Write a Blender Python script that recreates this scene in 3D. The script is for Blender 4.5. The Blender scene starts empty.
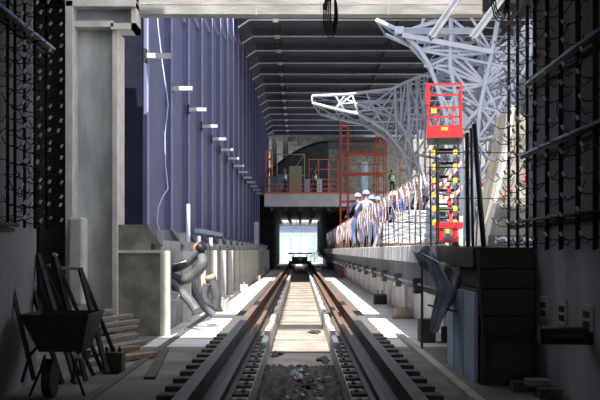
import bpy, math, random
from mathutils import Vector, Matrix
random.seed(7)
R = math.radians
SC = bpy.context.scene
COL = SC.collection
# ------------------------------------------------------------------ camera, sky, sun, exposure
F = 1000.0; EYE = 1.45; HX, HY = 300.0, 250.0
cd = bpy.data.cameras.new('camera'); cam = bpy.data.objects.new('camera', cd); COL.objects.link(cam)
cam.location = (0, 0, EYE); cam.rotation_euler = (R(90), 0, 0)
cd.sensor_width = 36; cd.lens = F*36/600; cd.shift_y = (HY-200)/600.0; cd.clip_end = 600
SC.camera = cam
W = bpy.data.worlds.new('sky'); SC.world = W; W.use_nodes = True
nt = W.node_tree; bg = nt.nodes['Background']
tc = nt.nodes.new('ShaderNodeTexCoord'); nz = nt.nodes.new('ShaderNodeTexNoise'); nz.inputs['Scale'].default_value = 2.2
rp = nt.nodes.new('ShaderNodeValToRGB'); rp.color_ramp.elements[0].color = (0.62, 0.70, 0.90, 1); rp.color_ramp.elements[1].color = (0.95, 0.96, 1.0, 1)
rp.color_ramp.elements[0].position = 0.35; rp.color_ramp.elements[1].position = 0.65
nt.links.new(tc.outputs['Generated'], nz.inputs['Vector']); nt.links.new(nz.outputs['Fac'], rp.inputs['Fac'])
nt.links.new(rp.outputs['Color'], bg.inputs['Color']); bg.inputs['Strength'].default_value = 1.35
sd = bpy.data.lights.new('sun', 'SUN'); sun = bpy.data.objects.new('sun', sd); COL.objects.link(sun)
sd.energy = 6.0; sd.angle = R(0.53); sd.color = (1.0, 0.96, 0.90)
sun.rotation_euler = Vector((0.085, 0.77, -1.0)).to_track_quat('-Z', 'Y').to_euler()
SC.view_settings.view_transform = 'Standard'; SC.view_settings.look = 'None'; SC.view_settings.gamma = 1
SC.view_settings.use_curve_mapping = False; SC.view_settings.exposure = 0.75
try: SC.cycles.max_bounces = 8; SC.cycles.diffuse_bounces = 5
except Exception: pass

# ------------------------------------------------------------------ helpers
def P(px, py, Z): return Vector(((px-HX)*Z/F, Z, EYE+(HY-py)*Z/F))
def mat(name, c1, c2=None, scale=3.0, rough=0.8, bump=0.0, metal=0.0, stretch=(1, 1, 1), detail=6, lo=0.35, hi=0.7):
    m = bpy.data.materials.new(name); m.use_nodes = True; t = m.node_tree; b = t.nodes['Principled BSDF']
    b.inputs['Roughness'].default_value = rough; b.inputs['Metallic'].default_value = metal
    if c2 is None: c2 = tuple(c*0.75 for c in c1)
    tcn = t.nodes.new('ShaderNodeTexCoord'); mp = t.nodes.new('ShaderNodeMapping'); mp.inputs['Scale'].default_value = stretch
    n = t.nodes.new('ShaderNodeTexNoise'); n.inputs['Scale'].default_value = scale; n.inputs['Detail'].default_value = detail
    r = t.nodes.new('ShaderNodeValToRGB'); r.color_ramp.elements[0].position = lo; r.color_ramp.elements[1].position = hi
    r.color_ramp.elements[0].color = (*c2, 1); r.color_ramp.elements[1].color = (*c1, 1)
    t.links.new(tcn.outputs['Object'], mp.inputs['Vector']); t.links.new(mp.outputs['Vector'], n.inputs['Vector'])
    t.links.new(n.outputs['Fac'], r.inputs['Fac']); t.links.new(r.outputs['Color'], b.inputs['Base Color'])
    if rough >= .95: b.inputs['Specular IOR Level'].default_value = .1
    if bump:
        bu = t.nodes.new('ShaderNodeBump'); bu.inputs['Strength'].default_value = bump; bu.inputs['Distance'].default_value = 0.02
        n2 = t.nodes.new('ShaderNodeTexNoise'); n2.inputs['Scale'].default_value = scale*5
        t.links.new(mp.outputs['Vector'], n2.inputs['Vector']); t.links.new(n2.outputs['Fac'], bu.inputs['Height']); t.links.new(bu.outputs['Normal'], b.inputs['Normal'])
    return m
def stripes(name, ca, cb, scale, direction='Z'):
    m = bpy.data.materials.new(name); m.use_nodes = True; t = m.node_tree; b = t.nodes['Principled BSDF']; b.inputs['Roughness'].default_value = 0.5
    tcn = t.nodes.new('ShaderNodeTexCoord'); w = t.nodes.new('ShaderNodeTexWave'); w.wave_type = 'BANDS'; w.bands_direction = direction
    w.inputs['Scale'].default_value = scale
    r = t.nodes.new('ShaderNodeValToRGB'); r.color_ramp.interpolation = 'CONSTANT'
    r.color_ramp.elements[0].color = (*ca, 1); r.color_ramp.elements[1].color = (*cb, 1); r.color_ramp.elements[1].position = 0.68
    t.links.new(tcn.outputs['Object'], w.inputs['Vector']); t.links.new(w.outputs['Fac'], r.inputs['Fac']); t.links.new(r.outputs['Color'], b.inputs['Base Color'])
    return m
M = {}
M['conc'] = mat('concrete', (.50, .49, .45), (.33, .32, .30), 1.6, .85, .3)
M['conc_head'] = mat('header_concrete', (.30, .285, .26), (.17, .16, .145), 2.6, .85, .3, stretch=(.6, 1, 3))
M['conc_col'] = mat('column_concrete', (.64, .65, .61), (.32, .34, .33), 2.6, .85, .3, stretch=(1, 1, .3))
M['conc_light'] = mat('pale_concrete', (.66, .62, .55), (.52, .48, .42), 4, .8, .2)
M['conc_side'] = mat('stained_concrete', (.42, .43, .43), (.27, .28, .29), 1.5, .85, .3, stretch=(1, 1, .35))
M['conc_block'] = mat('brown_grey_concrete', (.34, .315, .26), (.16, .145, .115), 3.0, .9, .3)
M['conc_trough'] = mat('trough_concrete', (.44, .40, .34), (.26, .225, .18), 1.8, .9, .3)
M['vault'] = mat('dark_vault', (.06, .065, .07), (.035, .038, .042), 2, .9)
M['conc_low'] = mat('low_wall_concrete', (.33, .335, .33), (.15, .155, .16), 2.6, .85, .2)
M['hallwall'] = mat('dark_hall_wall', (.13, .14, .17), (.08, .085, .10), .6, .9)
M['conc_lit'] = mat('lit_white_concrete', (.86, .85, .83), (.74, .73, .71), 1.5, .9)  # extra white put in for sunlight that misses these surfaces
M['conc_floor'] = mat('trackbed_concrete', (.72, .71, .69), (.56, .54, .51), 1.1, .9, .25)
M['conc_dusty_shade'] = mat('dusty_shade_floor', (.25, .23, .195), (.12, .11, .095), 1.3, .9, .4)  # dust tone, darkened further to stand in for the tunnel shade
M['conc_plinth'] = mat('plinth_concrete', (.50, .48, .45), (.36, .34, .31), 2, .85, .3)
M['conc_tunnel'] = mat('tunnel_concrete', (.52, .535, .55), (.30, .31, .33), 1.7, .9, .4, stretch=(1, 1, .4))
M['conc_edge'] = mat('platform_edge', (.90, .89, .87), (.50, .50, .50), 5, .8, .2, stretch=(1, 1, .25), lo=.38, hi=.55)
M['conc_beam'] = mat('beam_concrete', (.36, .38, .42), (.20, .21, .24), 2.0, .8, .2, stretch=(1, 1, .4))
M['black_void'] = mat('near_black_wall', (.022, .024, .022), (.012, .013, .012), 3, .95)  # near-black colour standing in for the shade inside the recess
M['navy'] = mat('navy_panel', (.018, .020, .034), (.012, .013, .022), 3, 1.0)
M['blue'] = mat('blue_cladding', (.14, .148, .265), (.112, .12, .22), .8, .55, .05, stretch=(1, 1, .5))
M['blue_fin'] = mat('blue_fin', (.34, .37, .54), (.27, .29, .46), 3, .5)
M['deck'] = mat('roof_deck', (.12, .12, .135), (.09, .09, .10), 2, .8)
M['purlin'] = mat('galvanised_purlin', (.85, .85, .88), (.72, .72, .76), 6, .5)
M['steel'] = mat('painted_truss_steel', (.64, .68, .74), (.52, .56, .63), 2.5, .5)
M['steel2'] = mat('grey_truss_steel', (.46, .49, .55), (.34, .37, .43), 2.5, .5)
M['white_steel'] = mat('white_angle_steel', (.52, .53, .56), (.40, .41, .44), 5, .5)
M['darksteel'] = mat('dark_steel', (.03, .032, .036), (.018, .018, .02), 8, .55, metal=.4)
M['rebar'] = mat('rebar', (.028, .026, .026), (.014, .013, .013), 20, .6, metal=.5)
M['glint_tip'] = mat('painted_glint_end', (.9, .92, .95), (.8, .82, .85), 30, .25)  # white painted on the hook ends as their glints
M['barblue'] = mat('bluish_glint_bar', (.62, .76, .98), (.4, .52, .8), 14, .3)
M['rust'] = mat('rusty_steel', (.24, .15, .11), (.12, .075, .055), 9, .85, .3)
M['railtop'] = mat('worn_rail', (.30, .27, .25), (.16, .12, .10), 12, .5, metal=.5)
M['greysteel'] = mat('grey_steel', (.13, .133, .135), (.085, .085, .09), 6, .6, metal=.2)
M['red'] = mat('red_paint', (.60, .015, .02), (.50, .012, .015), 8, .4)
M['yellow'] = mat('yellow_paint', (.62, .40, .03), (.5, .32, .03), 8, .5)
M['orange'] = mat('orange_scaffold', (.95, .24, .11), (.82, .19, .08), 8, .55)
M['ochre'] = mat('ochre_scaffold', (.50, .42, .24), (.38, .32, .18), 8, .6)
M['black'] = mat('black_plastic', (.02, .02, .022), (.012, .012, .013), 8, .5)
M['cable'] = mat('cable_sheath', (.10, .09, .08), (.04, .036, .033), 12, .6)
M['rope'] = mat('pale_rope', (.62, .68, .74), (.45, .5, .56), 30, .7)
M['wood'] = mat('timber', (.36, .27, .18), (.24, .17, .11), 5, .85, .2, stretch=(1, 8, 8))
M['wood_grey'] = mat('weathered_timber', (.33, .30, .25), (.20, .18, .15), 6, .9, .2, stretch=(6, 1, 6))
M['sleeper'] = mat('dark_sleeper', (.15, .14, .125), (.08, .075, .07), 6, .9, .2)
M['board'] = mat('dark_formwork', (.11, .092, .06), (.07, .058, .038), 4, .85, .2)
M['tube'] = mat('grey_corrugated_duct', (.15, .155, .17), (.095, .10, .11), 6, .6)
M['tubeorange'] = mat('orange_duct_end', (.75, .24, .14), (.62, .17, .10), 6, .6)
M['plastic'] = mat('clear_wrap', (.46, .50, .56), (.22, .25, .30), 6, .22, .5, stretch=(1, 1, 3))
M['sheet'] = mat('tarpaulin', (.40, .41, .43), (.16, .165, .18), 4, .6, .4)
M['angle'] = mat('angle_steel', (.20, .205, .22), (.14, .145, .155), 5, .6)
M['sheet_pale'] = mat('pale_sheet', (.72, .76, .82), (.42, .47, .54), 5, .4, .4)
M['white'] = mat('white_panel', (.82, .86, .93), (.72, .76, .85), 2, .7)
M['pale_blue'] = mat('pale_blue_board', (.45, .56, .70), (.35, .45, .58), 2, .7)
M['paleblue2'] = mat('far_wall_paint', (.24, .29, .40), (.19, .23, .33), 2, .8)
M['skin'] = mat('skin', (.42, .25, .17), (.36, .2, .13), 10, .6)
M['denim'] = mat('denim', (.12, .20, .42), (.08, .14, .30), 20, .9)
M['navycloth'] = mat('navy_cloth', (.03, .045, .12), (.02, .03, .08), 20, .9)
M['bluecloth'] = mat('royal_blue_cloth', (.05, .10, .42), (.03, .07, .3), 20, .9)
M['greycloth'] = mat('grey_cloth', (.36, .36, .40), (.26, .26, .30), 20, .9)
M['darkcloth'] = mat('charcoal_cloth', (.04, .04, .045), (.025, .025, .03), 20, .9)
M['vest'] = mat('green_vest', (.35, .72, .10), (.25, .6, .08), 20, .7)
M['helmet'] = mat('pale_helmet', (.36, .56, .88), (.3, .5, .82), 10, .3)
M['helmetred'] = mat('red_helmet', (.7, .1, .06), (.6, .08, .05), 10, .3)
M['helmetcream'] = mat('cream_helmet', (.8, .76, .66), (.7, .66, .56), 10, .3)
M['boot'] = mat('boot', (.05, .04, .035), (.03, .025, .02), 10, .7)
M['earth'] = mat('wet_earth', (.075, .065, .055), (.03, .027, .025), 5, .8, .6)
M['puddle'] = mat('puddle', (.10, .10, .11), (.05, .05, .055), 3, .08)
M['leaf'] = mat('leaf', (.25, .42, .08), (.12, .25, .04), 10, .7)
M['tape'] = stripes('hazard_tape', (.86, .83, .85), (.70, .38, .42), 5.0, 'Z')
M['tapey'] = stripes('hazard_tape_long', (.88, .86, .86), (.72, .04, .05), 2.6, 'X')
M['tan'] = mat('tan_stone', (.62, .50, .36), (.5, .4, .28), 5, .9)

class MB:
    def __init__(s): s.v = []; s.f = []; s.m = []
    def face(s, idx, m=0): s.f.append(idx); s.m.append(m)
    def box(s, x0, x1, y0, y1, z0, z1, m=0):
        b = len(s.v); s.v += [Vector(p) for p in ((x0,y0,z0),(x1,y0,z0),(x1,y1,z0),(x0,y1,z0),(x0,y0,z1),(x1,y0,z1),(x1,y1,z1),(x0,y1,z1))]
        for q in ((3,2,1,0),(4,5,6,7),(0,1,5,4),(1,2,6,5),(2,3,7,6),(3,0,4,7)): s.face(tuple(b+i for i in q), m)
        return s
    def obox(s, p, q, w, h, m=0, up=(0, 0, 1)):            # a bar of w x h section from p to q
        p = Vector(p); q = Vector(q); d = (q-p).normalized(); u = Vector(up)
        if abs(d.dot(u)) > .95: u = Vector((0, 1, 0))
        a = d.cross(u).normalized()*w/2; c = a.cross(d).normalized()*h/2; b = len(s.v)
        for e in (p, q): s.v += [e-a-c, e+a-c, e+a+c, e-a+c]
        for f in ((0,1,2,3),(7,6,5,4),(0,4,5,1),(1,5,6,2),(2,6,7,3),(3,7,4,0)): s.face(tuple(b+i for i in f), m)
        return s
    def path(s, pts, r, n=8, m=0, closed=False, rib=0):
        pts = [Vector(p) for p in pts]; N = len(pts); b = len(s.v); prev = None
        for i, p in enumerate(pts):
            if closed: d = pts[(i+1) % N]-pts[i-1]
            else: d = pts[min(i+1, N-1)]-pts[max(i-1, 0)]
            d.normalize()
            if prev is None:
                u = Vector((0, 0, 1)) if abs(d.z) < .9 else Vector((1, 0, 0)); a = d.cross(u).normalized()
            else:
                a = (prev-d*prev.dot(d)).normalized()
            prev = a; c = d.cross(a); rr = (r[i] if isinstance(r, (list, tuple)) else r)*(1+(rib if i % 2 else -rib))
            for k in range(n):
                t = 2*math.pi*k/n; s.v.append(p+(a*math.cos(t)+c*math.sin(t))*rr)
        for i in range(N if closed else N-1):
            j = (i+1) % N
            for k in range(n): s.face((b+i*n+k, b+i*n+(k+1) % n, b+j*n+(k+1) % n, b+j*n+k), m)
        if not closed: s.face(tuple(b+k for k in range(n-1, -1, -1)), m); s.face(tuple(b+(N-1)*n+k for k in range(n)), m)
        return s
    def tube(s, p, q, r, n=8, m=0): return s.path([p, q], r, n, m)
    def prism(s, poly, axis, a, b_, m=0):                  # poly in the two other axes, extruded a..b_ along axis
        def mk(u, v, w):
            return Vector({'x': (w, u, v), 'y': (u, w, v), 'z': (u, v, w)}[axis])
        n = len(poly); b = len(s.v)
        for w in (a, b_): s.v += [mk(u, v, w) for u, v in poly]
        s.face(tuple(b+i for i in range(n)), m); s.face(tuple(b+n+i for i in range(n-1, -1, -1)), m)
        for i in range(n): s.face((b+i, b+n+i, b+n+(i+1) % n, b+(i+1) % n), m)
        return s
    def ball(s, c, rx, ry, rz, nu=14, nv=8, m=0, v0=0.0, v1=1.0):
        c = Vector(c); b = len(s.v)
        for j in range(nv+1):
            t = math.pi*(v0+(v1-v0)*j/nv)
            for i in range(nu):
                a = 2*math.pi*i/nu; s.v.append(c+Vector((rx*math.sin(t)*math.cos(a), ry*math.sin(t)*math.sin(a), rz*math.cos(t))))
        for j in range(nv):
            for i in range(nu): s.face((b+j*nu+i, b+(j+1)*nu+i, b+(j+1)*nu+(i+1) % nu, b+j*nu+(i+1) % nu), m)
        return s
    def sheet(s, fn, nu, nv, m=0):
        b = len(s.v)
        for j in range(nv+1):
            for i in range(nu+1): s.v.append(Vector(fn(i/nu, j/nv)))
        for j in range(nv):
            for i in range(nu): s.face((b+j*(nu+1)+i, b+j*(nu+1)+i+1, b+(j+1)*(nu+1)+i+1, b+(j+1)*(nu+1)+i), m)
        return s
    def build(s, name, mats, parent=None, local=False, smooth=False, thick=0, bevel=0):
        off = Vector((0, 0, 0))
        if parent is not None and not local:
            q = parent
            while q is not None: off = off+q.location; q = q.parent
        me = bpy.data.meshes.new(name); me.from_pydata([v-off for v in s.v], [], s.f)
        if not isinstance(mats, (list, tuple)): mats = [mats]
        for m in mats: me.materials.append(M[m] if isinstance(m, str) else m)
        me.polygons.foreach_set('material_index', s.m)
        if smooth: me.polygons.foreach_set('use_smooth', [True]*len(me.polygons))
        me.update(); me.validate()
        import bmesh
        bm = bmesh.new(); bm.from_mesh(me); bmesh.ops.recalc_face_normals(bm, faces=bm.faces); bm.to_mesh(me); bm.free()
        o = bpy.data.objects.new(name, me); COL.objects.link(o)
        if parent is not None: o.parent = parent
        if thick: md = o.modifiers.new('solid', 'SOLIDIFY'); md.thickness = thick; md.offset = 0
        if bevel: md = o.modifiers.new('bevel', 'BEVEL'); md.width = bevel; md.segments = 2; md.limit_method = 'ANGLE'
        return o
def thing(name, label, cat, loc=(0, 0, 0), group=None, rz=0):
    o = bpy.data.objects.new(name, None); o.empty_display_size = .2; COL.objects.link(o); o.location = loc; o.rotation_euler = (0, 0, rz)
    return tag(o, label, cat, group)
def tag(o, label, cat, group=None, kind=None):
    o['label'] = label; o['category'] = cat
    if group: o['group'] = group
    if kind: o['kind'] = kind
    return o
def struct(o, label=None, cat=None):
    o['kind'] = 'structure'
    if label: o['label'] = label
    if cat: o['category'] = cat
    return o
def copy_tree(o, parent=None):
    c = o.copy(); COL.objects.link(c)
    if parent is not None: c.parent = parent
    for ch in list(o.children): copy_tree(ch, c)
    return c
ORD = ['first','second','third','fourth','fifth','sixth','seventh','eighth','ninth','tenth','eleventh','twelfth','thirteenth','fourteenth','fifteenth','sixteenth','seventeenth','eighteenth','nineteenth','twentieth']
TENS = {2: 'twenty', 3: 'thirty', 4: 'forty', 5: 'fifty', 6: 'sixty', 7: 'seventy', 8: 'eighty', 9: 'ninety'}
TENTH = {2: 'twentieth', 3: 'thirtieth', 4: 'fortieth', 5: 'fiftieth', 6: 'sixtieth', 7: 'seventieth', 8: 'eightieth', 9: 'ninetieth'}
def nth(i):
    if i < 20: return ORD[i]
    n = i+1
    return TENTH[n//10] if n % 10 == 0 else TENS[n//10]+'-'+ORD[n % 10-1]

# ================================================================== STRUCTURE
# trackbed: outer floors in cast slabs with open joints, a lower trough between the plinths
YN, YF = -13.0, 125.0
for side, (xa, xb) in (('left', (-2.36, -.98)), ('right', (.98, 2.42))):
    mb = MB(); y = 15.0; k = 0
    while y < 110:
        L = 2.6 if k % 3 else 1.4
        mb.box(xa, xb, y, y+L-.07, -.2, 0); y += L; k += 1
    mb.box(xa, xb, 15.0, YF, -.3, -.06)
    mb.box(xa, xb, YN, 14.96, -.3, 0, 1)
    struct(mb.build('floor', ['conc_floor', 'conc_dusty_shade']), 'concrete floor slabs along the %s-hand side of the track' % side)
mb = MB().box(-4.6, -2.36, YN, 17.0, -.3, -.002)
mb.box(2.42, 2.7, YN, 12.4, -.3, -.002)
struct(mb.build('floor', 'conc_dusty_shade'), 'dusty concrete tunnel floor, colour darkened for the tunnel shade')
mb = MB().box(-.5, .5, 14.2, YF, -.5, -.25)
y = 14.2
for y in [14.2+2.3*i for i in range(28)]:
    mb.box(-.5, .5, y, y+.05, -.26, -.235, 2)
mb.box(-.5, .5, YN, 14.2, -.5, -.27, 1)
struct(mb.build('floor', ['conc_trough', 'earth', 'conc_dusty_shade']), 'sunken concrete trough floor between the two rail plinths')
for s in (-1, 1):
    mb = MB(); xs = sorted((s*.5, s*.98))
    y = -12.0; k = 0
    while y < 100:
        L = 3.0
        mb.box(xs[0], xs[1], y, y+L-.04, -.5, .0)
        y += L; k += 1
    mb.box(xs[0]+.002, xs[1]-.002, YN, 110, -.5, -.05)
    o = mb.build('floor_plinth', 'conc_plinth'); struct(o, 'concrete plinth carrying the %s rail' % ('left' if s < 0 else 'right'))
# outer ground far away and behind the hall
struct(MB().box(-60, 60, 108, 260, -.4, -.05).build('ground', 'conc_floor'))
# platform: deck, edge units, recessed lower wall, long beam with pipe
mb = MB().box(1.78, 13, 12.5, 108, 1.26, 1.5); struct(mb.build('floor_platform', 'conc'), 'concrete platform deck')
mb = MB(); y = 12.5
while y < 70:
    mb.box(1.70, 1.785, y, y+1.46, 1.26, 1.52); y += 1.5
struct(mb.build('trim_platform_edge', 'conc_edge', bevel=.01), 'stained white precast units along the platform edge')
mb = MB().box(1.86, 2.1, 12.6, 108, .82, 1.258); struct(mb.build('trim_platform_beam', 'conc_beam'), 'long grey beam below the platform edge')
mb = MB()
mb.box(2.42, 2.9, 12.6, 108, -.3, 1.258)
y = 13.5
while y < 70: mb.box(2.36, 2.43, y, y+.16, -.1, 1.25); y += 3.0
struct(mb.build('wall_right_platform', 'conc_lit'), 'pale concrete wall below the platform')
mb = MB().box(1.7, 13, 12.42, 12.5, .75, 1.5); struct(mb.build('wall_platform_end', 'conc_block'), 'dark end face of the platform deck')
# low ribbed wall on the left, blue cladding wall above and behind it
mb = MB(); mb.box(-2.62, -2.36, 17.02, 105, -.3, 1.43)
struct(mb.build('wall_left_low', 'conc_low'), 'low grey concrete wall left of the track')
rib = MB().box(-2.36, -2.2, 0, .15, -.02, 1.44); first = None
for i in range(27):
    if first is None: o = first = rib.build('wall_rib', 'conc_light', local=True)
    else: o = first.copy(); COL.objects.link(o)
    o.location = (0, 16.9+3.2*i, 0); tag(o, 'pale upright rib on the low grey wall, %s from the tunnel' % nth(i), 'wall rib', 'ribs of the low wall'); o['kind'] = 'structure'
mb = MB().box(-3.11, -2.36, 16.9, 17.0, -.02, 1.42); struct(mb.build('wall_end_block', 'conc_block'), 'brownish concrete end block of the low wall')
mb = MB().box(-3.12, -2.34, 16.86, 17.1, 1.40, 1.45); struct(mb.build('trim_block_cap', 'conc_light'))
FY = [18.46]+[18.5+3.4*i for i in range(22)]
mb = MB()
for i in range(len(FY)-1):
    top = min(12.0, EYE+.232*FY[i+1]+.9) if FY[i] < 42 else 12.0
    mb.box(-3.05, -2.95, FY[i], FY[i+1], 1.6, top, 0)
mb.box(-3.7, -2.9, 18.40, 18.46, 1.3, 7.0, 1)
struct(mb.build('wall_left', ['blue', 'navy']), 'tall blue clad wall left of the track')
fins = {}
for i, y in enumerate(FY[1:]):
    top = min(12.0, EYE+.232*y+.9) if y < 42 else 12.0
    o = MB().box(-2.96, -2.83, y, y+.05, 1.65, top, 1).box(-2.83, -2.80, y-.03, y+.08, 1.65, top).build('wall_fin', ['blue_fin', 'blue'])
    tag(o, 'blue upright flange on the blue wall, %s from the tunnel' % nth(i), 'flange', 'flanges of the blue wall'); o['kind'] = 'structure'
for i in range(1, 20):     # transoms climbing with the bays
    y = FY[i]; h = EYE+5.1+.62*(i-1)
    for dz in (0, 1.0):
        if h+dz < 11.8:
            o = MB().box(-2.96, -2.88, y+.05, FY[i+1]-.04, h+dz, h+dz+.07).build('wall_transom', 'blue_fin'); struct(o)
arm = None
for i, y in enumerate([18.3, 22, 25.3, 28.7, 32, 35.4, 38.8, 42.2, 45.6, 49, 52.4, 55.8, 59.2, 62.6]):
    if arm is None:
        arm = thing('wall_bracket', '', 'bracket', (-2.82, y, 5.0))
        MB().box(0, .46, -.04, .04, -.045, .045).build('bracket_arm', 'white_steel', arm, local=True)
        MB().box(-.02, .02, -.09, .09, -.12, .12).build('fixing_plate', 'darksteel', arm, local=True)
        o = arm
    else: o = copy_tree(arm)
    o.location = (-2.82, y-.02, 5.0); tag(o, 'short steel arm projecting from the blue wall, %s from the tunnel' % nth(i), 'bracket', 'steel arms on the blue wall')
# gussets between low wall and blue wall
gus = MB().prism([(-3.05, 1.43), (-2.36, 1.43), (-2.36, 1.50), (-2.62, 1.86), (-3.05, 1.86)], 'y', 0, .12)
g0 = None
for i in range(26):
    if g0 is None:
        g0 = thing('gusset', '', 'gusset', (0, 0, 0)); gus.build('web', 'conc_side', g0, local=True)
        MB().box(-2.42, -2.32, -.06, 0, 1.55, 1.78).build('white_plate', 'white_steel', g0, local=True)
        MB().prism([(-2.62, 1.86), (-2.36, 1.50), (-2.36, 1.54), (-2.60, 1.90)], 'y', -.08, .2).build('sloping_flange', 'greysteel', g0, local=True)
        MB().box(-2.52, -2.44, -.1, -.03, 1.43, 1.56).build('bolt_block', 'rust', g0, local=True)
        o = g0
    else: o = copy_tree(g0)
    o.location = (0, 17.0+3.2*i, 0)
    tag(o, 'sloping gusset on top of the low wall, %s from the tunnel' % nth(i), 'gusset', 'gussets behind the low wall')
mb = MB().box(-3.05, -2.4, 17.1, 105, 1.43, 1.62); struct(mb.build('trim_wall_ledge', 'conc_side'))
# tunnel the camera stands in: side walls, roof, left recess
mb = MB().box(-3.3, -2.9, YN, 11.0, -.3, 4.6); struct(mb.build('wall_left_tunnel', 'conc_side'), 'dark concrete tunnel wall on the left')
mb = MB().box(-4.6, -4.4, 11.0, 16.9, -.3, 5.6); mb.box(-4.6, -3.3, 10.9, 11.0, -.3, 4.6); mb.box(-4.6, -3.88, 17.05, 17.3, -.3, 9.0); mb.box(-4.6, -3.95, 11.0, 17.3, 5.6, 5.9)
struct(mb.build('wall_left_recess', 'black_void'), 'recess coloured black for its shade, between tunnel wall and concrete column')
mb = MB().box(2.6, 3.0, YN, 11.0, -.3, 4.6).box(2.6, 3.0, 11.0, 12.42, -.3, 1.48); struct(mb.build('wall_right', 'conc_tunnel'), 'dark concrete tunnel wall on the right')
mb = MB().box(-4.6, 4.5, YN, 12.5, 4.6, 5.35); struct(mb.build('ceiling', 'conc_tunnel'), 'concrete tunnel roof')
mb = MB().box(-5.2, -2.98, 10.5, 10.9, 5.35, 13.5); struct(mb.build('wall_sun_blocker', 'conc_tunnel'))  # unseen tower wall added to keep sun off the column and end block
# left concrete column with pale arrises
mb = MB().box(-3.86, -3.12, 17.0, 17.5, -.3, 5.6); struct(mb.build('wall_column', 'conc_col'), 'tall grey concrete column beside the recess')
o = MB().box(-3.90, -3.77, 16.6, 17.5, -.3, 5.6).box(-3.16, -3.07, 16.8, 17.5, -.3, 5.15).build('trim_column_edge', 'conc_light', bevel=.01); struct(o, 'pale upright edges of the concrete column')
o = MB().box(-3.77, -3.12, 16.7, 17.0, 5.18, 5.28).box(-3.16, -2.74, 16.7, 17.2, 5.14, 5.24).box(-2.82, -2.74, 16.7, 17.2, 5.14, 5.6).box(-3.9, -2.74, 16.6, 17.0, 5.5, 5.62).build('trim_soffit', 'conc_light'); struct(o, 'pale concrete frame round the soffit box')
o = MB().box(-3.77, -2.82, 16.9, 17.3, 5.26, 5.52).build('trim_soffit_panel', 'conc_side'); struct(o)
o = MB().box(-3.76, -3.52, 16.2, 16.6, .55, 1.98).build('trim_column_stub', 'conc_light', bevel=.04); struct(o, 'pale concrete stub against the column')
o = MB().prism([(-3.12, 1.45), (-2.36, 1.45), (-2.36, 1.52), (-2.58, 1.88), (-3.12, 1.88)], 'y', 16.9, 16.98).build('trim_block_upstand', 'conc_block'); struct(o)
# header beam
mb = MB().box(-2.74, 3.6, 17.0, 17.3, 5.46, 6.9, 0)
for x in (-1.7, -.75, .35, 1.5, 2.6): mb.box(x, x+.012, 16.995, 17.0, 5.44, 6.9, 1)
mb.box(-2.74, 3.6, 16.993, 17.0, 5.62, 5.632, 1)
struct(mb.build('wall_header', ['conc_head', 'conc_block']), 'board-marked concrete header beam across the top')
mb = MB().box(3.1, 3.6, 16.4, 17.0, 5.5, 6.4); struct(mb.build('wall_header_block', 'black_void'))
# roof
mb = MB().box(-3.05, 10.5, 43.4, 96, 11.98, 12.1)
for x in (-1.15, -.85, 4.5, 7.4): mb.box(x, x+.05, 44, 96, 11.8, 11.98)
for i in range(16):
    for x in (-2.0, 1.0, 3.2, 5.8): mb.box(x+.5*(i % 2), x+.5*(i % 2)+.03, 44+3.4*i, 44+3.4*i+3.3, 11.93, 11.99)
mb.box(2.3, 10.5, 19, 43.4, 11.98, 12.1)  # out-of-view roof part, extended to keep direct sun off the trusses
struct(mb.build('ceiling_roof', 'deck'), 'dark metal roof deck of the station hall')
p0 = None
for i in range(14):
    y = 44.2+3.4*i
    if p0 is None:
        p0 = thing('roof_purlin', '', 'purlin', (0, 0, 0))
        MB().box(-2.25, 10.5, -.02, .02, 11.62, 11.95).build('web', 'deck', p0, local=True)
        MB().box(-2.25, 10.5, -.07, .07, 11.60, 11.635).build('flange', 'purlin', p0, local=True)
        MB().obox((-2.25, 0, 11.62), (-2.75, 0, 11.28), .07, .06).build('knee_brace', 'purlin', p0, local=True)
        MB().box(-1.2, -.95, -.08, -.02, 11.5, 11.66).build('cleat', 'purlin', p0, local=True)
        o = p0
    else: o = copy_tree(p0)
    o.location = (0, y, 0); tag(o, 'pale-flanged purlin under the dark roof, %s from the header' % nth(i), 'purlin', 'purlins under the dark roof')
# far end of the hall
ye = 96
mb = MB()
mb.box(-3.2, 26, ye, ye+.4, 5.5, 12.1); mb.box(3.2, 26, ye, ye+.4, 0, 5.5)
struct(MB().box(10.5, 27, ye+.5, ye+.9, 0, 27).build('wall_far_tower', 'hallwall'), 'tall grey wall beyond the hall')
struct(mb.build('wall_far', 'conc_block'), 'brown-grey wall at the far end of the hall')
struct(MB().box(-2.9, 10.5, 88.9, 89.3, 11.55, 11.8).build('trim_far_girder', 'white'), 'pale girder under the far end of the roof')
struct(MB().box(-2.5, 8.2, 70, 96, 4.5, 5.45).build('floor_concourse', 'conc_lit'), 'concrete footbridge deck across the tracks')
mb = MB().box(-2.5, 8.2, 69.9, 70.02, 5.4, 5.5); struct(mb.build('trim_concourse_edge', 'orange'), 'orange edge strip of the footbridge deck')
for x in range(8): struct(MB().box(-2.1+1.0*x, -1.85+1.0*x, 70.5, 108, 4.2, 4.5).build('ceiling_rib', 'deck'))
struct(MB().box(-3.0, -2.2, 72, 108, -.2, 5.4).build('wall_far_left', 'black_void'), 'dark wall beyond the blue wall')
mb = MB().prism([(3.3, 70.5), (8.0, 70.5), (8.0, 108), (1.85, 108), (1.85, 100)], 'z', 1.5, 4.5)
struct(mb.build('wall_far_right', 'navy'), 'dark wall below the footbridge')
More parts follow.
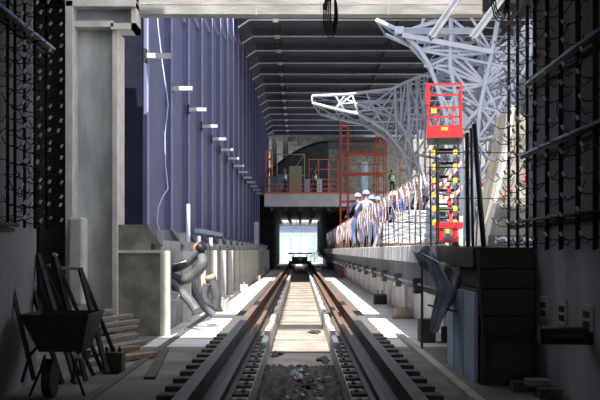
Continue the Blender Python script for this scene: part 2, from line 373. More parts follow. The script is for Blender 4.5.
# tall dark vault behind the footbridge
def vault(u, v):
    t = u; x = -2.6+9.0*t; z = 5.5+5.3*math.sin(min(1, .35+t*1.1)*math.pi/2)
    return (x, 86+6*v, z)
o = MB().sheet(vault, 16, 4).build('vault', 'vault', thick=.2); tag(o, 'dark curved vault rising behind the footbridge', 'vault')
for v in ('front',):
    pts = [(-2.6, 5.45)]+[(vault(i/16, 0)[0], vault(i/16, 0)[2]) for i in range(10)]+[(vault(9/16, 0)[0], 5.45)]
    MB().prism(pts, 'y', 86.0, 86.2).build('vault_face', 'vault', o)
# far wall columns
for i, x in enumerate((-2.3, -1.3, -.05, 1.3, 1.85)):
    o = MB().box(x-.22, x+.22, 89.6, 90.2, 10.85 if i > 1 else 6.2, 11.9).build('column', 'conc_lit'); tag(o, 'grey column head below the pale far girder, %s from the blue wall' % nth(i), 'column', 'far column heads')
o = MB().box(4.0, 8.8, 94, 95.6, 5.45, 10.4).box(4.3, 4.5, 93.9, 94, 5.45, 10.4).box(7, 7.1, 93.9, 94, 5.45, 10.4).build('wall_far_panel', 'conc_block'); struct(o)
# right side hall wall
struct(MB().box(12.6, 13, 20, 58, 1.5, 12.1).build('wall_hall_right', 'hallwall'), 'grey side wall beyond the steel trees')
# outside building seen through the far opening
o = thing('far_building', 'white and pale blue building seen through the far opening', 'building', (0, 125, 0))
MB().box(-4, 3, 125, 130, 0, 4.4).build('wall', 'paleblue2', o)
MB().box(-4.2, 3.2, 124.4, 130, 4.4, 4.9).build('eaves', 'greysteel', o)
for x in (-2.1, -.95, .25): MB().box(x-.0, x+.7, 124.9, 125, 0, 2.9).build('bay', 'steel2', o)
struct(MB().box(-3.2, 3.2, 108, 108.4, 4.7, 5.5).build('wall_far_lintel', 'black_void'))
o = thing('gantry', 'dark beam with hangers across the far opening', 'gantry', (0, 104, 4.3))
MB().box(-2.2, 1.9, 104, 104.2, 4.0, 4.08).build('beam', 'darksteel', o)
for x in (-2.1, -1.3, -.4, .5, 1.5): MB().box(x, x+.06, 104, 104.1, 4.05, 4.7).build('hanger', 'darksteel', o)

for x, w_ in ((-1.55, .26), (-2.0, .2)):  # unseen beams added to cast long shadow stripes on the trackbed
    o = MB().box(x-w_/2, x+w_/2, 13.0, 37.5, 10.9, 11.3).build('shadow_beam', 'steel2'); struct(o, 'added unseen beam casting a shadow stripe along the trough')
# ================================================================== TRACK
RAILP = [(-.06, 0), (.06, 0), (.06, .015), (.012, .03), (.012, .10), (.035, .112), (.035, .145), (-.035, .145), (-.035, .112), (-.012, .10), (-.012, .03), (-.06, .015)]
IB = [(-.09, 0), (.09, 0), (.09, .02), (.01, .03), (.01, .25), (.06, .26), (.06, .28), (-.06, .28), (-.06, .26), (-.01, .25), (-.01, .03), (-.09, .02)]
for s, w in ((-1, 'left'), (1, 'right')):
    o = thing('rail', '', 'rail', (s*.72, 7, .03))
    MB().prism([(s*.72+u, .03+v) for u, v in RAILP], 'y', 7.0, 17.2).build('shade_length', 'darksteel', o)['label'] = 'length coloured dark for the tunnel shade'  # near length coloured dark to stand in for tunnel shade
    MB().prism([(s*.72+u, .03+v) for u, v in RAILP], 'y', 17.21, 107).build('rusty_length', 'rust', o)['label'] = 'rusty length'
    tag(o, 'rusty running rail on the %s-hand plinth' % w, 'rail', 'running rails')
    th = thing('guide_beam', 'tall steel guide beam beside the %s-hand rail, coloured grey for the tunnel shade, rusty beyond' % w, 'guide beam', (s*.93, 7, .02), 'guide beams')
    MB().prism([(s*.93+u, .02+v) for u, v in IB], 'y', 7.0, 17.2).build('shade_grey_length', 'greysteel', th)['label'] = 'length coloured grey for the tunnel shade'  # tunnel shade put into this length as a darker grey
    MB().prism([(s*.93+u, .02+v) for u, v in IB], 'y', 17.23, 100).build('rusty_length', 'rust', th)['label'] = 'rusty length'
for s, w in ((-1, 'left'), (1, 'right')):
    b0 = None
    for i in range(75):
        y = 8.2+.6*i
        if b0 is None:
            b0 = thing('sleeper_block', '', 'sleeper block', (0, 0, 0))
            MB().box(-.13, .13, -.13, .13, 0, .075).build('block', 'sleeper', b0, local=True, bevel=.01)
            for dx in (-.075, .075): MB().box(dx-.02, dx+.02, -.05, .05, .06, .10).build('clip', 'rust', b0, local=True)
            o = b0
        else: o = copy_tree(b0)
        o.location = (s*.72-s*.08, y, -.045)
        tag(o, 'sleeper block under the %s-hand rail, %s from the camera end' % (w, nth(i)), 'sleeper block', 'blocks under the %s-hand rail' % w)
    b0 = None
    for i in range(60):
        y = 8.3+.62*i
        if b0 is None:
            b0 = MB().box(-.17, .17, -.11, .11, 0, .08).build('sleeper_end', 'sleeper', bevel=.01); o = b0
        else: o = b0.copy(); COL.objects.link(o)
        o.location = (s*1.19, y, 0)
        tag(o, 'timber sleeper end outside the %s-hand guide beam, %s from the camera end' % (w, nth(i)), 'sleeper end', 'sleeper ends along the %s-hand guide beam' % w)
# stepped kerb pieces on the inner plinth edges
for s, w in ((-1, 'left'), (1, 'right')):
    i = 0; y = 15.0
    while y < 58:
        o = MB().box(min(s*.5, s*.585), max(s*.5, s*.585), y, y+1.15, 0, .07+.05*(i % 2)).build('kerb_block', 'conc_floor', bevel=.008)
        tag(o, 'white kerb block on the inner edge of the %s-hand plinth, %s from the tunnel' % (w, nth(i)), 'kerb block', 'kerb blocks on the %s-hand plinth' % w)
        y += 1.5; i += 1
# kerb lines in the tunnel floor
o = MB().box(1.62, 1.72, 8, 17, 0, .06).build('cable_duct_cover', 'conc_plinth'); tag(o, 'long low kerb on the tunnel floor beside the platform wall', 'kerb')
o = MB().prism([(-2.1, 8), (-2.0, 8), (-2.0, 70), (-2.1, 70)], 'z', 0, .02).build('gutter_kerb', 'sleeper'); tag(o, 'thin dark kerb along the foot of the ribbed wall', 'kerb')
# earth heap in the trough
def heap(u, v):
    x = -.49+.98*u; y = 8.2+6.2*v
    return (x, y, -.26+.08*math.sin(7*u+3)*math.sin(5*v+1)*math.sin(math.pi*v)+random.uniform(0, .06))
o = MB().sheet(heap, 26, 60).build('rubble', 'earth', thick=.03); o['kind'] = 'stuff'; o['label'] = 'dark wet earth and rubble in the trough'; o['category'] = 'rubble'
for i in range(60):
    x = random.uniform(-.42, .42); y = random.uniform(10.5, 14.1); r = random.uniform(.012, .045)
    mb = MB().ball((x, y, -.23), r*1.5, r*1.5, r*.5, 7, 4)
    for v in mb.v: v += Vector((random.uniform(-.01, .01), random.uniform(-.01, .01), random.uniform(-.005, .01)))
    o = mb.build('rubble_lump', random.choice(['conc_plinth', 'earth', 'earth', 'plastic']))
    tag(o, 'small loose lump lying on the wet earth between the plinths', 'lump', 'lumps in the trough')
for i, (x, y, sx) in enumerate(((-.36, 16.2, .14), (.3, 20.5, .16), (.36, 15.4, .12))):
    mb = MB().ball((x, y, -.25), sx, .5, .05, 16, 8)
    for v in mb.v: q = .7+.5*math.sin(v.y*9+i)*math.sin(v.x*23+2)+random.uniform(-.1, .1); v.x = x+(v.x-x)*q; v.y = y+(v.y-y)*q
    o = mb.build('dirt_heap', 'earth'); tag(o, ['dirt heap against the left plinth where the sun begins', 'dirt heap against the right plinth further along the trough', 'dirt heap by the right plinth near the shade line'][i], 'dirt heap')
mb = MB().sheet(lambda u, v: (-.10+.11*u+.03*math.sin(9*v), 12.6+1.1*v+.1*math.sin(7*u), -.175+.02*math.sin(11*u+9*v)), 8, 12)
o = mb.build('paper_scrap', 'plastic', thick=.004); tag(o, 'pale scrap lying on the wet earth in the trough', 'scrap')
o = MB().ball((-.03, 12.5, -.17), .02, .03, .02, 8, 4).build('red_scrap', 'red'); tag(o, 'tiny red scrap on the wet earth in the trough', 'scrap')
# small track trolley at the far end
o = thing('track_trolley', 'dark maintenance trolley standing on the rails at the far end', 'trolley', (0, 74, .17))
MB().box(-.85, .85, 74, 75.6, .4, .62).build('frame', 'darksteel', o)
MB().box(-.6, .55, 74, 74.1, .62, .95).build('dashboard', 'darksteel', o)
MB().box(-.9, .9, 74, 74.1, 1.15, 1.25).build('handrail', 'darksteel', o)
MB().box(-.15, .15, 73.96, 74, .68, .85).build('number_plate', 'white', o)
for x in (-.72, .72):
    for y in (74.3, 75.3): MB().path([(x-.05, y, .35), (x+.05, y, .35)], .18, 14).build('wheel', 'darksteel', o)
for x in (-.5, .5): MB().box(x-.04, x+.04, 74, 74.08, .6, 1.2).build('upright', 'darksteel', o)
for i, (px, py, Z, s) in enumerate(((222, 311, 23.8, .27), (244, 292, 34.5, .27), (257.5, 281, 46.8, .27), (266, 273, 63, .3))):
    p = P(px, py, Z)
    o = MB().box(p.x-s/2, p.x+s/2, Z, Z+s, 0, s*.95).box(p.x-.03, p.x+.03, Z+.1, Z+.16, s*.95, s*.95+.07).build('concrete_cube', 'conc', bevel=.01)
    tag(o, 'grey concrete cube on the sunlit left floor, %s from the tunnel' % nth(i), 'concrete cube', 'concrete cubes by the ribbed wall')
o = MB().box(2.02, 2.36, 21.3, 21.6, 0, .21).build('stone_block', 'tan', bevel=.03); tag(o, 'tan stone block on the white floor under the platform edge', 'stone block')
o = MB().box(1.95, 2.36, 21.0, 21.2, 0, .05).build('plank', 'wood'); tag(o, 'short plank lying in front of the tan stone block', 'plank')
o = thing('junction_box', 'grey junction box on the white floor under the platform beam', 'box', (2.14, 26.6, 0))
MB().box(1.96, 2.32, 26.6, 26.9, 0, .27).build('body', 'greysteel', o, bevel=.01); MB().box(1.99, 2.29, 26.57, 26.6, .03, .24).build('lid', 'darksteel', o)
for x in (2.08, 2.2): MB().tube((x, 26.7, .27), (x, 26.7, .38), .015).build('gland', 'rust', o)
o = thing('fire_extinguisher', 'red fire extinguisher standing against the wall under the platform', 'fire extinguisher', (2.18, 52, 0))
MB().path([(2.18, 52, 0), (2.18, 52, .38), (2.18, 52, .44)], [.1, .1, .04], 12).build('body', 'red', o, smooth=True); MB().box(2.14, 2.22, 51.97, 52.03, .44, .52).build('handle', 'black', o)
o = MB().box(.95, 1.3, 60, 60.5, 0, .4).build('concrete_cube', 'conc_light', bevel=.01); tag(o, 'pale concrete cube on the right floor near the trolley', 'concrete cube')
# pipe with brackets on the platform beam
o = MB().tube((1.82, 12.6, .92), (1.82, 95, .92), .022, 10).build('service_pipe', 'white_steel', smooth=True); tag(o, 'thin pale service pipe running along the platform beam', 'pipe')
b0 = None
for i in range(19):
    if b0 is None:
        b0 = thing('pipe_bracket', '', 'pipe bracket')
        MB().box(-.04, .06, -.06, .06, -.14, .10).build('plate', 'greysteel', b0, local=True)
        MB().box(-.07, -.02, -.04, .04, -.14, -.04).build('insulator', 'conc', b0, local=True, bevel=.01)
        MB().tube((-.05, 0, -.05), (-.05, 0, .09), .018, 6).build('bolt', 'rust', b0, local=True)
        o = b0
    else: o = copy_tree(b0)
    o.location = (1.80, 15.4+3.0*i, .92); tag(o, 'bracket holding the service pipe on the beam, %s from the camera end' % nth(i), 'pipe bracket', 'brackets of the service pipe')

# ================================================================== STEEL TREES
def frame(name, label, Z, Z2, chords, braces, rc, rb, m='steel', shift=(0, 0), group=None):
    base = P(*chords[0][-1], Z); th = thing(name, label, 'steel truss', (base.x, Z, 1.5), group)
    k = (Z2-Z)
    def Q(p, back): v = P(p[0], p[1], Z); return Vector((v.x+shift[0]*back, Z+k*back, v.z+shift[1]*back))
    for c in chords:
        for b in (0, 1): MB().path([Q(p, b) for p in c], rc, 10).build('chord', m, th, smooth=True)
        mb = MB()
        for j in range(len(c)-1):
            mb.tube(Q(c[j], 0), Q(c[j+1], 1), rb*.8, 6)
            mb.tube(Q(c[j], 0), Q(c[j], 1), rb*.8, 6)
        mb.build('cross_bracing', 'steel2', th)
    for a, b in braces:
        MB().tube(Q(a, 0), Q(b, 0), rb, 8).build('brace', m, th, smooth=True)
    mb = MB()
    for a, b in braces: mb.tube(Q(a, 1), Q(b, 1), rb*.9, 6)
    mb.build('rear_bracing', 'steel2', th)
    return th
top = [(312, 96), (345, 94.5), (392, 89), (404, 83), (416, 78), (432, 72)]
bot = [(312, 103), (335, 109), (358, 114), (372, 122), (386, 131), (396, 143), (404, 155), (410, 172), (414, 195), (417, 220), (418, 246)]
frame('steel_tree', 'pale blue lattice truss cantilevering over the platform below the dark roof', 46, 49,
      [bot, top, [(395, 89), (396, 118), (405, 132), (418, 165), (428, 200), (430, 246)], [(408, 82), (409, 120), (412, 160)]],
      [((312, 96), (312, 103)), ((335, 95), (345, 111)), ((352, 94), (358, 114)), ((335, 109), (352, 95)), ((345, 95), (335, 109)), ((358, 114), (392, 90)), ((366, 93), (386, 131)), ((372, 122), (396, 89)),
       ((386, 131), (395, 97)), ((340, 104), (395, 100)), ((345, 99), (392, 118)), ((350, 112), (395, 108)), ((396, 118), (372, 100)), ((372, 122), (398, 122)), ((396, 143), (405, 132)), ((396, 143), (396, 118)), ((404, 155), (409, 120)), ((404, 155), (418, 165)), ((410, 172), (412, 150)),
       ((410, 172), (418, 165)), ((414, 195), (418, 165)), ((414, 195), (428, 200)), ((417, 220), (428, 200)), ((417, 220), (430, 235)),
       ((401, 86), (401, 130)), ((405, 84), (400, 130)), ((412, 80), (404, 120)), ((416, 78), (418, 165)), ((420, 78), (412, 130)), ((424, 76), (425, 180)), ((428, 74), (420, 130)), ((417, 80), (428, 128)), ((409, 118), (428, 120)), ((409, 84), (420, 118))],
      .075, .042, shift=(.4, -.1), group='steel trees on the platform')
n = dict(a=(376, 20), b=(403, 32), c=(420, 50), d=(430, 66), e=(437, 86), f=(446, 118), g=(452, 160), h=(455, 200), i=(456, 246),
         p=(451, 18), q=(451, 43), r=(450, 56), s=(450, 66), t=(455, 92), u=(460, 130), v=(462, 180), w=(463, 246),
         A=(499, 14), B=(492, 52), C=(485, 84), D=(480, 107), E=(477, 140), G=(474, 190), H=(471, 246),
         K=(530, 28), L=(530, 53), N=(524, 70), O=(508, 92), Q=(497, 111), S=(503, 134), T=(496, 170), U=(486, 215), V=(468, 12), X=(360, 16))
ch = ['abcdefghi', 'pqrstuvw', 'ABCDEGH', 'KLNOQSTU']
br = 'bp bV bq cq cr qB rB dr ds rC sC sD eC et cB qC pB VB BK BL CN CL CQ DO DQ QE ES SG tD tC uD uE fu eu ft gu fv hv gv vE vG iv hw wG QO SD TE TG UG UH rN KC dC'.split()
th = frame('steel_tree', 'large pale blue tree truss spreading behind the red lift, nearest of the trusses', 30, 33.2,
      [[n[x] for x in c] for c in ch], [(n[b[0]], n[b[1]]) for b in br]+[((403, 29), (475, 29)), ((436, 66), (424, 66)), ((403, 32), (436, 20)), ((416, 45), (424, 18))], .068, .045, shift=(.55, .25), group='steel trees on the platform')
MB().box(P(402, 31, 29.8).x, P(476, 31, 29.8).x, 29.9, 30.0, P(402, 34, 29.9).z, P(402, 28, 29.9).z).build('flat_tie', 'steel2', th)
MB().obox(P(402, 35, 29.8), P(493, 52, 29.8), .1, .14).build('flat_tie', 'steel', th)
MB().box(P(395, 31, 29.8).x, P(404, 31, 29.8).x, 29.8, 30.0, P(402, 34, 29.9).z, P(402, 27, 29.9).z).build('gusset_plate', 'steel', th)
# a third, deeper lattice filling the space behind
rnd = random.Random(11); grid = {}
for r in range(9):
    for c in range(6): grid[(r, c)] = (424+c*19+rnd.uniform(-5, 5)+r*-1.0, 26+r*26+rnd.uniform(-6, 6))
brs = []
for r in range(8):
    for c in range(6):
        if c < 5 and rnd.random() < .5: brs.append((grid[(r, c)], grid[(r, c+1)]))
        if c < 5: brs.append((grid[(r, c)], grid[(r+1, c+1)]) if rnd.random() < .5 else (grid[(r, c+1)], grid[(r+1, c)]))
frame('steel_tree', 'grey-blue lattice mast standing furthest behind the red lift', 37, 40,
      [[grid[(r, c)] for r in range(9)] for c in (1, 3, 5)], brs, .06, .035, 'steel2', shift=(.6, .2), group='steel trees on the platform')
frame('steel_tree', 'slim lattice mast between the big tree truss and the sloping concrete pier', 33.5, 35,
      [[(506, 60), (497, 100), (490, 150), (484, 248.4)], [(518, 60), (508, 100), (500, 150), (492, 248.4)]], [((506, 60), (508, 100)), ((508, 100), (490, 150)), ((490, 150), (500, 150)), ((497, 100), (508, 100)), ((497, 100), (500, 150)), ((490, 150), (492, 200)), ((500, 150), (488, 200)), ((488, 200), (492, 246))], .07, .05, shift=(.3, .1), group='steel trees on the platform')
# two pale angle bars hanging off the header
for (a, b, l) in (((430, 38), (463, -10), 'pale flat steel bar slanting down from the header over the lift'), ((471, 39), (507, -10), 'pale flat steel bar slanting down beside the hanging cable loop')):
    o = thing('slanting_bar', l, 'steel bar', P(*b, 16.0))
    MB().obox(P(*a, 15.6), P(*b, 16.4), .04, .10).build('flange', 'angle', o)
    MB().obox(P(a[0]+3, a[1], 15.6), P(b[0]+3, b[1], 16.4), .07, .02).build('leg_flange', 'angle', o)

# ================================================================== SCISSOR LIFT
L0 = (3.2, 22, 1.5)
lift = thing('scissor_lift', 'red scissor lift with raised empty basket on the platform', 'scissor lift', L0)
bx0, bx1, by0, by1 = 2.74, 3.48, 21.4, 22.9; zb, zt = 3.86, 5.02
o = MB().box(bx0, bx1, by0, by1, zb, zb+.06).build('basket_floor', 'greysteel', lift)
o = MB().box(bx0, bx1, by0-.03, by0, zb, zb+.26).box(bx0, bx1, by1, by1+.03, zb, zb+.2).box(bx0-.02, bx0, by0, by1, zb, zb+.2).box(bx1, bx1+.02, by0, by1, zb, zb+.2).build('toe_board', 'red', lift)
MB().box(3.04, 3.18, by0-.04, by0-.03, zb+.15, zb+.22).build('warning_label', 'yellow', o)
mb = MB()
for x in (bx0+.02, bx1-.02):
    mb.box(x-.02, x+.02, by0-.02, by0+.02, zb, zt); mb.box(x-.015, x+.015, by1-.015, by1+.015, zb, zt)
    for y in (22.1,): mb.box(x-.012, x+.015, y-.015, y+.015, zb, zt)
    for z in (zb+.65, zt): mb.box(x-.013, x+.013, by0, by1, z-.013, z+.013)
for y in (by0, by1):
    mb.box(bx0, bx1, y-.015, y+.015, zt-.04, zt)
    mb.box(bx0, bx1, y-.015, y+.015, zb+.62, zb+.66)
for x in (bx0+.2, bx1-.2): mb.box(x-.014, x+.014, by0-.015, by0+.015, zb+.26, zb+.64)
mb.box(bx0-.03, bx0+.06, by0-.04, by0+.04, zb+.7, zt)
mb.build('guard_rail', 'red', lift)
MB().box(bx0+.08, bx0+.2, by0-.05, by0+.02, zb+.52, zb+.62).build('control_box', 'yellow', lift)
levels = 6; z0, z1 = 2.02, 3.84; dz = (z1-z0)/levels
for k in range(levels):
    za, zc = z0+k*dz, z0+(k+1)*dz
    for j, x in enumerate((2.90, 3.34)):
        o = MB().obox((x, 21.6, za+.03), (x, 23.0, zc-.03), .05, .09).build('scissor_arm', 'steel2', lift)
        MB().box(x-.05, x+.04, 21.52, 21.62, za-.03, za+.07).build('end_block', 'yellow', o)
        o = MB().obox((x+.06, 23.0, za+.03), (x+.06, 21.6, zc-.03), .05, .09).build('scissor_arm', 'greysteel', lift)
    MB().tube((2.84, 21.6, za+.02), (3.44, 21.6, za+.02), .035).build('cross_pin', 'darksteel', lift)
    MB().tube((2.84, 22.3, za+dz/2), (3.44, 22.3, za+dz/2), .03).build('cross_pin', 'darksteel', lift)
MB().obox((3.25, 21.5, 2.0), (3.2, 22.2, 2.85), .07, .07).build('hydraulic_ram', 'red', lift)
MB().box(2.90, 3.50, 21.25, 23.3, 1.92, 2.04).build('base_deck', 'red', lift)
MB().box(2.96, 3.38, 21.3, 23.2, 1.62, 1.92).build('chassis', 'red', lift)
MB().box(3.08, 3.27, 21.25, 21.3, 1.66, 1.9).build('ladder_plate', 'greysteel', lift); MB().box(3.13, 3.21, 21.22, 21.25, 1.8, 1.9).build('warning_label', 'yellow', lift)
for x in (2.96, 3.34):
    for y in (21.5, 22.9): MB().path([(x-.05, y, 1.62), (x+.07, y, 1.62)], .12, 14).build('wheel', 'black', lift)
o = MB().box(3.6, 3.85, 23.6, 24.2, 1.5, 2.25).build('grey_cabinet', 'conc', bevel=.01); tag(o, 'plain grey cabinet behind the red lift base', 'cabinet')

lift.rotation_euler = (0, 0, R(-8)); lift.location.x += .07
# ================================================================== SCAFFOLDS
def scaffold(name, label, x0, x1, y0, y1, zs, m='orange', ladder=.42, r=.035, group='scaffolds'):
    th = thing(name, label, 'scaffold', ((x0+x1)/2, y0, zs[0]), group)
    zt = zs[-1]
    for x, s in ((x0, 1), (x1, -1)):
        for y in (y0, y1):
            mb = MB(); mb.tube((x, y, zs[0]), (x, y, zt), r, 6); mb.tube((x+s*ladder, y, zs[0]), (x+s*ladder, y, zt-.25), r, 6)
            mb.build('ladder_frame', m, th)
            mb = MB(); z = zs[0]+.4
            while z < zt: mb.tube((x, y, z-.06), (x+s*ladder, y, z), r*.8, 6); z += .95
            mb.build('rung_set', m, th)
    for z in zs[1:-1]:
        for y in (y0, y1): MB().tube((x0, y, z), (x1, y, z), r, 6).build('ledger', m, th)
        MB().box(x0+ladder, x1-ladder, y0, y1, z-.02, z+.05).build('board', m, th)
        for y in (y0,):
            MB().tube((x0, y, z+.5), (x1, y, z+.5), r*.7, 6).build('guard_rail', m, th)
            MB().tube(((x0+x1)/2, y, z-.1), ((x0+x1)/2, y, z+.5), r*.7, 6).build('guard_post', m, th)
    return th
a, b = P(341, 246, 56), P(386, 246, 56)
scaffold('scaffold_tower', 'tall orange scaffold tower with ladder frames rising behind the workers', a.x, b.x, 56, 57.5, [1.5, 3.2, 4.9, 6.6, 8.6, 8.9] and [1.5, 2.6, 4.2, 5.75, 6.9, 8.8])
def gframe(label, x0, x1, y, z0, z1, m, cols, rows, r=.03):
    th = thing('scaffold', label, 'scaffold', ((x0+x1)/2, y, z0), 'scaffolds')
    for i in range(cols+1): x = x0+(x1-x0)*i/cols; MB().tube((x, y, z0), (x, y, z1), r, 6).build('upright', m, th)
    for j in range(1, rows+1): z = z0+(z1-z0)*j/rows-.03; MB().tube((x0, y, z), (x1, y, z), r*1.2, 6).build('ledger', m, th)
    MB().tube((x0, y, z0), (x0+(x1-x0)/cols, y, z1), r*.6, 6).build('diagonal', m, th)
def PX(px, Z): return (px-300)*Z/1000
def PZ(py, Z): return EYE+(250-py)*Z/1000
gframe('low orange scaffold frame standing on the footbridge', PX(309, 78), PX(338, 78), 78, 5.45, PZ(159, 78), 'orange', 3, 4)
gframe('ochre scaffold frame beside the blue wall on the footbridge', PX(277, 74), PX(304.5, 74), 74, 5.45, PZ(154, 74), 'ochre', 1, 2, .04)
gframe('orange scaffold frame on the platform just right of the far worker', PX(400, 60), PX(410, 60), 60, 1.5, PZ(150, 60), 'orange', 1, 5)
gframe('orange scaffold frame glimpsed between the trusses near the concrete pier', PX(486, 40), PX(506, 40), 40, 1.5, PZ(138, 40), 'orange', 2, 8)
gframe('narrow orange frame at the blue wall end of the footbridge', PX(266, 72), PX(272, 72), 72, 5.45, PZ(150, 72), 'orange', 1, 5, .06)
gframe('orange handrail along the footbridge edge', PX(266, 70.1), PX(341, 70.1), 70.15, 5.45, 6.1, 'orange', 7, 2, .02)
o = MB().box(PX(362, 88), PX(368, 88), 88, 88.2, 5.45, PZ(162, 88)).build('blue_board', 'pale_blue'); tag(o, 'pale blue upright board against the far wall', 'board')
o = MB().box(PX(269, 71), PX(283, 71), 71.5, 72.3, 5.45, PZ(176, 71)).build('grey_crate', 'conc_beam', bevel=.02); tag(o, 'grey crate on the footbridge beside the blue wall', 'crate')
o = MB().box(PX(305, 72), PX(310, 72), 72, 72.4, 5.45, PZ(179, 72)).build('pale_box', 'pale_blue'); tag(o, 'pale box standing between the two footbridge workers', 'box')
o = MB().box(PX(317, 72), PX(322, 72), 72, 72.4, 5.45, PZ(179, 72)).build('pale_box', 'white'); tag(o, 'pale box standing just right of the dark-clothed footbridge worker', 'box')
o = MB().box(PX(289, 80), PX(302, 80), 80, 80.5, 5.45, PZ(166, 80)).build('yellowish_panel', 'ochre'); tag(o, 'yellowish panel leaning behind the footbridge workers', 'panel')

# ================================================================== PLATFORM FENCE AND TAPE
b0 = None; ys = [13.4+.92*i for i in range(62)]
for i, y in enumerate(ys):
    if b0 is None:
        b0 = MB().tube((0, 0, 0), (0, 0, 1.1), .014, 6).tube((0, -.02, 1.08), (0, .05, 1.13), .012, 6).build('fence_post', 'rust'); o = b0
    else: o = b0.copy(); COL.objects.link(o)
    o.location = (1.86+.02*math.sin(i*2.1), y, 1.5); o.rotation_euler = (R(random.uniform(-2, 2)), R(random.uniform(-2, 2)), 0)
    tag(o, 'thin rusty bar post on the platform edge, %s from the camera end' % nth(i), 'post', 'bar posts on the platform edge')
def ribbon(pts, w, name, label, m, cat='tape', side=(0, 0, 1)):
    mb = MB(); pts = [Vector(p) for p in pts]; b = 0
    for i, p in enumerate(pts):
        d = (pts[min(i+1, len(pts)-1)]-pts[max(i-1, 0)]).normalized(); u = Vector((1, 0, 0)).cross(d)
        if u.length < .1: u = Vector((0, 0, 1))
        u.normalize(); u = (u+Vector((.35*math.sin(i*.9), 0, 0))).normalized(); mb.v += [p-u*w/2, p+u*w/2]
    for i in range(len(pts)-1): mb.face((2*i, 2*i+1, 2*i+3, 2*i+2))
    o = mb.build(name, m, thick=.004); tag(o, label, cat, 'hazard tapes on the platform'); return o
pts = []; 
for i, y in enumerate(ys[:-1]):
    top_z = 2.56; dep = random.uniform(.35, .55) if y < 22 else random.uniform(.35, .8)
    for k in range(6):
        t = k/6; pts.append((1.83+.02*math.sin(k+i), y+.92*t, top_z-dep*(1-abs(2*t-1))**.8))
ribbon(pts, .075, 'barrier_tape', 'red and white hazard tape hanging in deep loops along the platform edge', 'tape')
pts = []
for i, y in enumerate(ys[:-1]):
    dep = random.uniform(.05, .2)
    for k in range(5): t = k/5; pts.append((1.88, y+.92*t, 2.6-dep*math.sin(math.pi*t)))
ribbon(pts, .055, 'barrier_tape', 'upper hazard tape strung from post top to post top', 'tape')
pts = []
for i in range(24, 60):
    for k in range(4): t = k/4; pts.append((1.90, ys[i]+.92*t, 2.35-random.uniform(.2, .6)*(k % 2)))
ribbon(pts, .08, 'barrier_tape', 'crumpled second hazard tape around the far posts', 'tape')
def tape2(a, b, Z, Z2, label):
    A, B = P(*a, Z), P(*b, Z2); pts = [A.lerp(B, t/10)-Vector((0, 0, .12*math.sin(math.pi*t/10))) for t in range(11)]
    mb = MB()
    for p in pts: mb.v += [p-Vector((0, 0, .035)), p+Vector((0, 0, .035))]
    for i in range(10): mb.face((2*i, 2*i+1, 2*i+3, 2*i+2))
    tag(mb.build('barrier_tape', 'tapey', thick=.004), label, 'tape', 'hazard tapes on the platform')
tape2((438, 196), (462, 187), 21.45, 21.45, 'short hazard tape strung across the lift scissors')
tape2((480, 184), (512, 170), 20, 15.2, 'hazard tape running from the steel trees to the concrete pier')
tape2((463, 160), (430, 188), 20.5, 19.5, 'hazard tape slanting behind the upper scissors of the lift')
tape2((480, 196), (505, 206), 18, 15.5, 'slack hazard tape low beside the concrete pier')

# ================================================================== PALLET WITH WRAPPED SLABS
def wrapped(name, label, x0, x1, y0, y1, z0, z1):
    random.seed(name+label); nx = 16
    mb = MB().box(x0, x1, y0, y1, z0, z1); import bmesh
    me = bpy.data.meshes.new(name); me.from_pydata(mb.v, [], mb.f); bm = bmesh.new(); bm.from_mesh(me)
    bmesh.ops.subdivide_edges(bm, edges=bm.edges, cuts=10, use_grid_fill=True)
    for v in bm.verts: v.co += Vector((random.uniform(-.02, .02), random.uniform(-.02, .02), random.uniform(-.012, .012)))
    for v in bm.verts: v.co.z = max(v.co.z, z0)
    bmesh.ops.recalc_face_normals(bm, faces=bm.faces); bm.to_mesh(me); bm.free(); me.materials.append(M['plastic'])
    o = bpy.data.objects.new(name, me); COL.objects.link(o); return tag(o, label, 'wrapped pack', 'plastic wrapped packs')
pal = thing('pallet', 'timber pallet under the plastic wrapped packs on the platform', 'pallet', (2.6, 24, 1.5))
for y in (24, 24.5, 24.95): MB().box(2.0, 3.35, y, y+.1, 1.5, 1.58).build('bearer', 'wood', pal)
for k in range(6): MB().box(2.0+.23*k, 2.18+.23*k, 23.98, 25.08, 1.58, 1.61).build('deck_board', 'wood', pal)
wrapped('wrapped_pack', 'large plastic wrapped pack lying on the timber pallet', 1.98, 3.33, 23.95, 25.05, 1.61, 2.1)
wrapped('wrapped_pack', 'smaller plastic wrapped pack stacked on top of the large one', 2.3, 3.18, 23.98, 25.0, 2.115, 2.4)
def loosefilm(u, v):
    return (1.98-.2*v+.04*math.sin(9*u), 23.9+.5*u, 2.1-.58*v+.03*math.sin(14*u+5*v))
o = MB().sheet(loosefilm, 12, 12).build('plastic_film', 'plastic', thick=.006, smooth=True); tag(o, 'loose plastic film trailing off the wrapped packs toward the workers', 'plastic film')

# ================================================================== PEOPLE
def skinned(verts, edges, radii, name, parent, mats, pick, off):
    me = bpy.data.meshes.new(name); me.from_pydata([Vector(v)-Vector(off) for v in verts], edges, [])
    o = bpy.data.objects.new(name+'_tmp', me); COL.objects.link(o)
    md = o.modifiers.new('s', 'SKIN'); sv = me.skin_vertices[0].data
    for i, r in enumerate(radii): sv[i].radius = (r if isinstance(r, tuple) else (r, r)); sv[i].use_root = (i == 0)
    md.use_smooth_shade = True; ms = o.modifiers.new('b', 'SUBSURF'); ms.levels = 1; ms.render_levels = 1
    dg = bpy.context.evaluated_depsgraph_get(); ne = bpy.data.meshes.new_from_object(o.evaluated_get(dg)); COL.objects.unlink(o); bpy.data.objects.remove(o)
    ne.name = name; ne.materials.clear()
    for m in mats: ne.materials.append(M[m])
    for p in ne.polygons: p.material_index = pick(p.center); p.use_smooth = True
    o = bpy.data.objects.new(name, ne); COL.objects.link(o)
    if parent: o.parent = parent
    return o
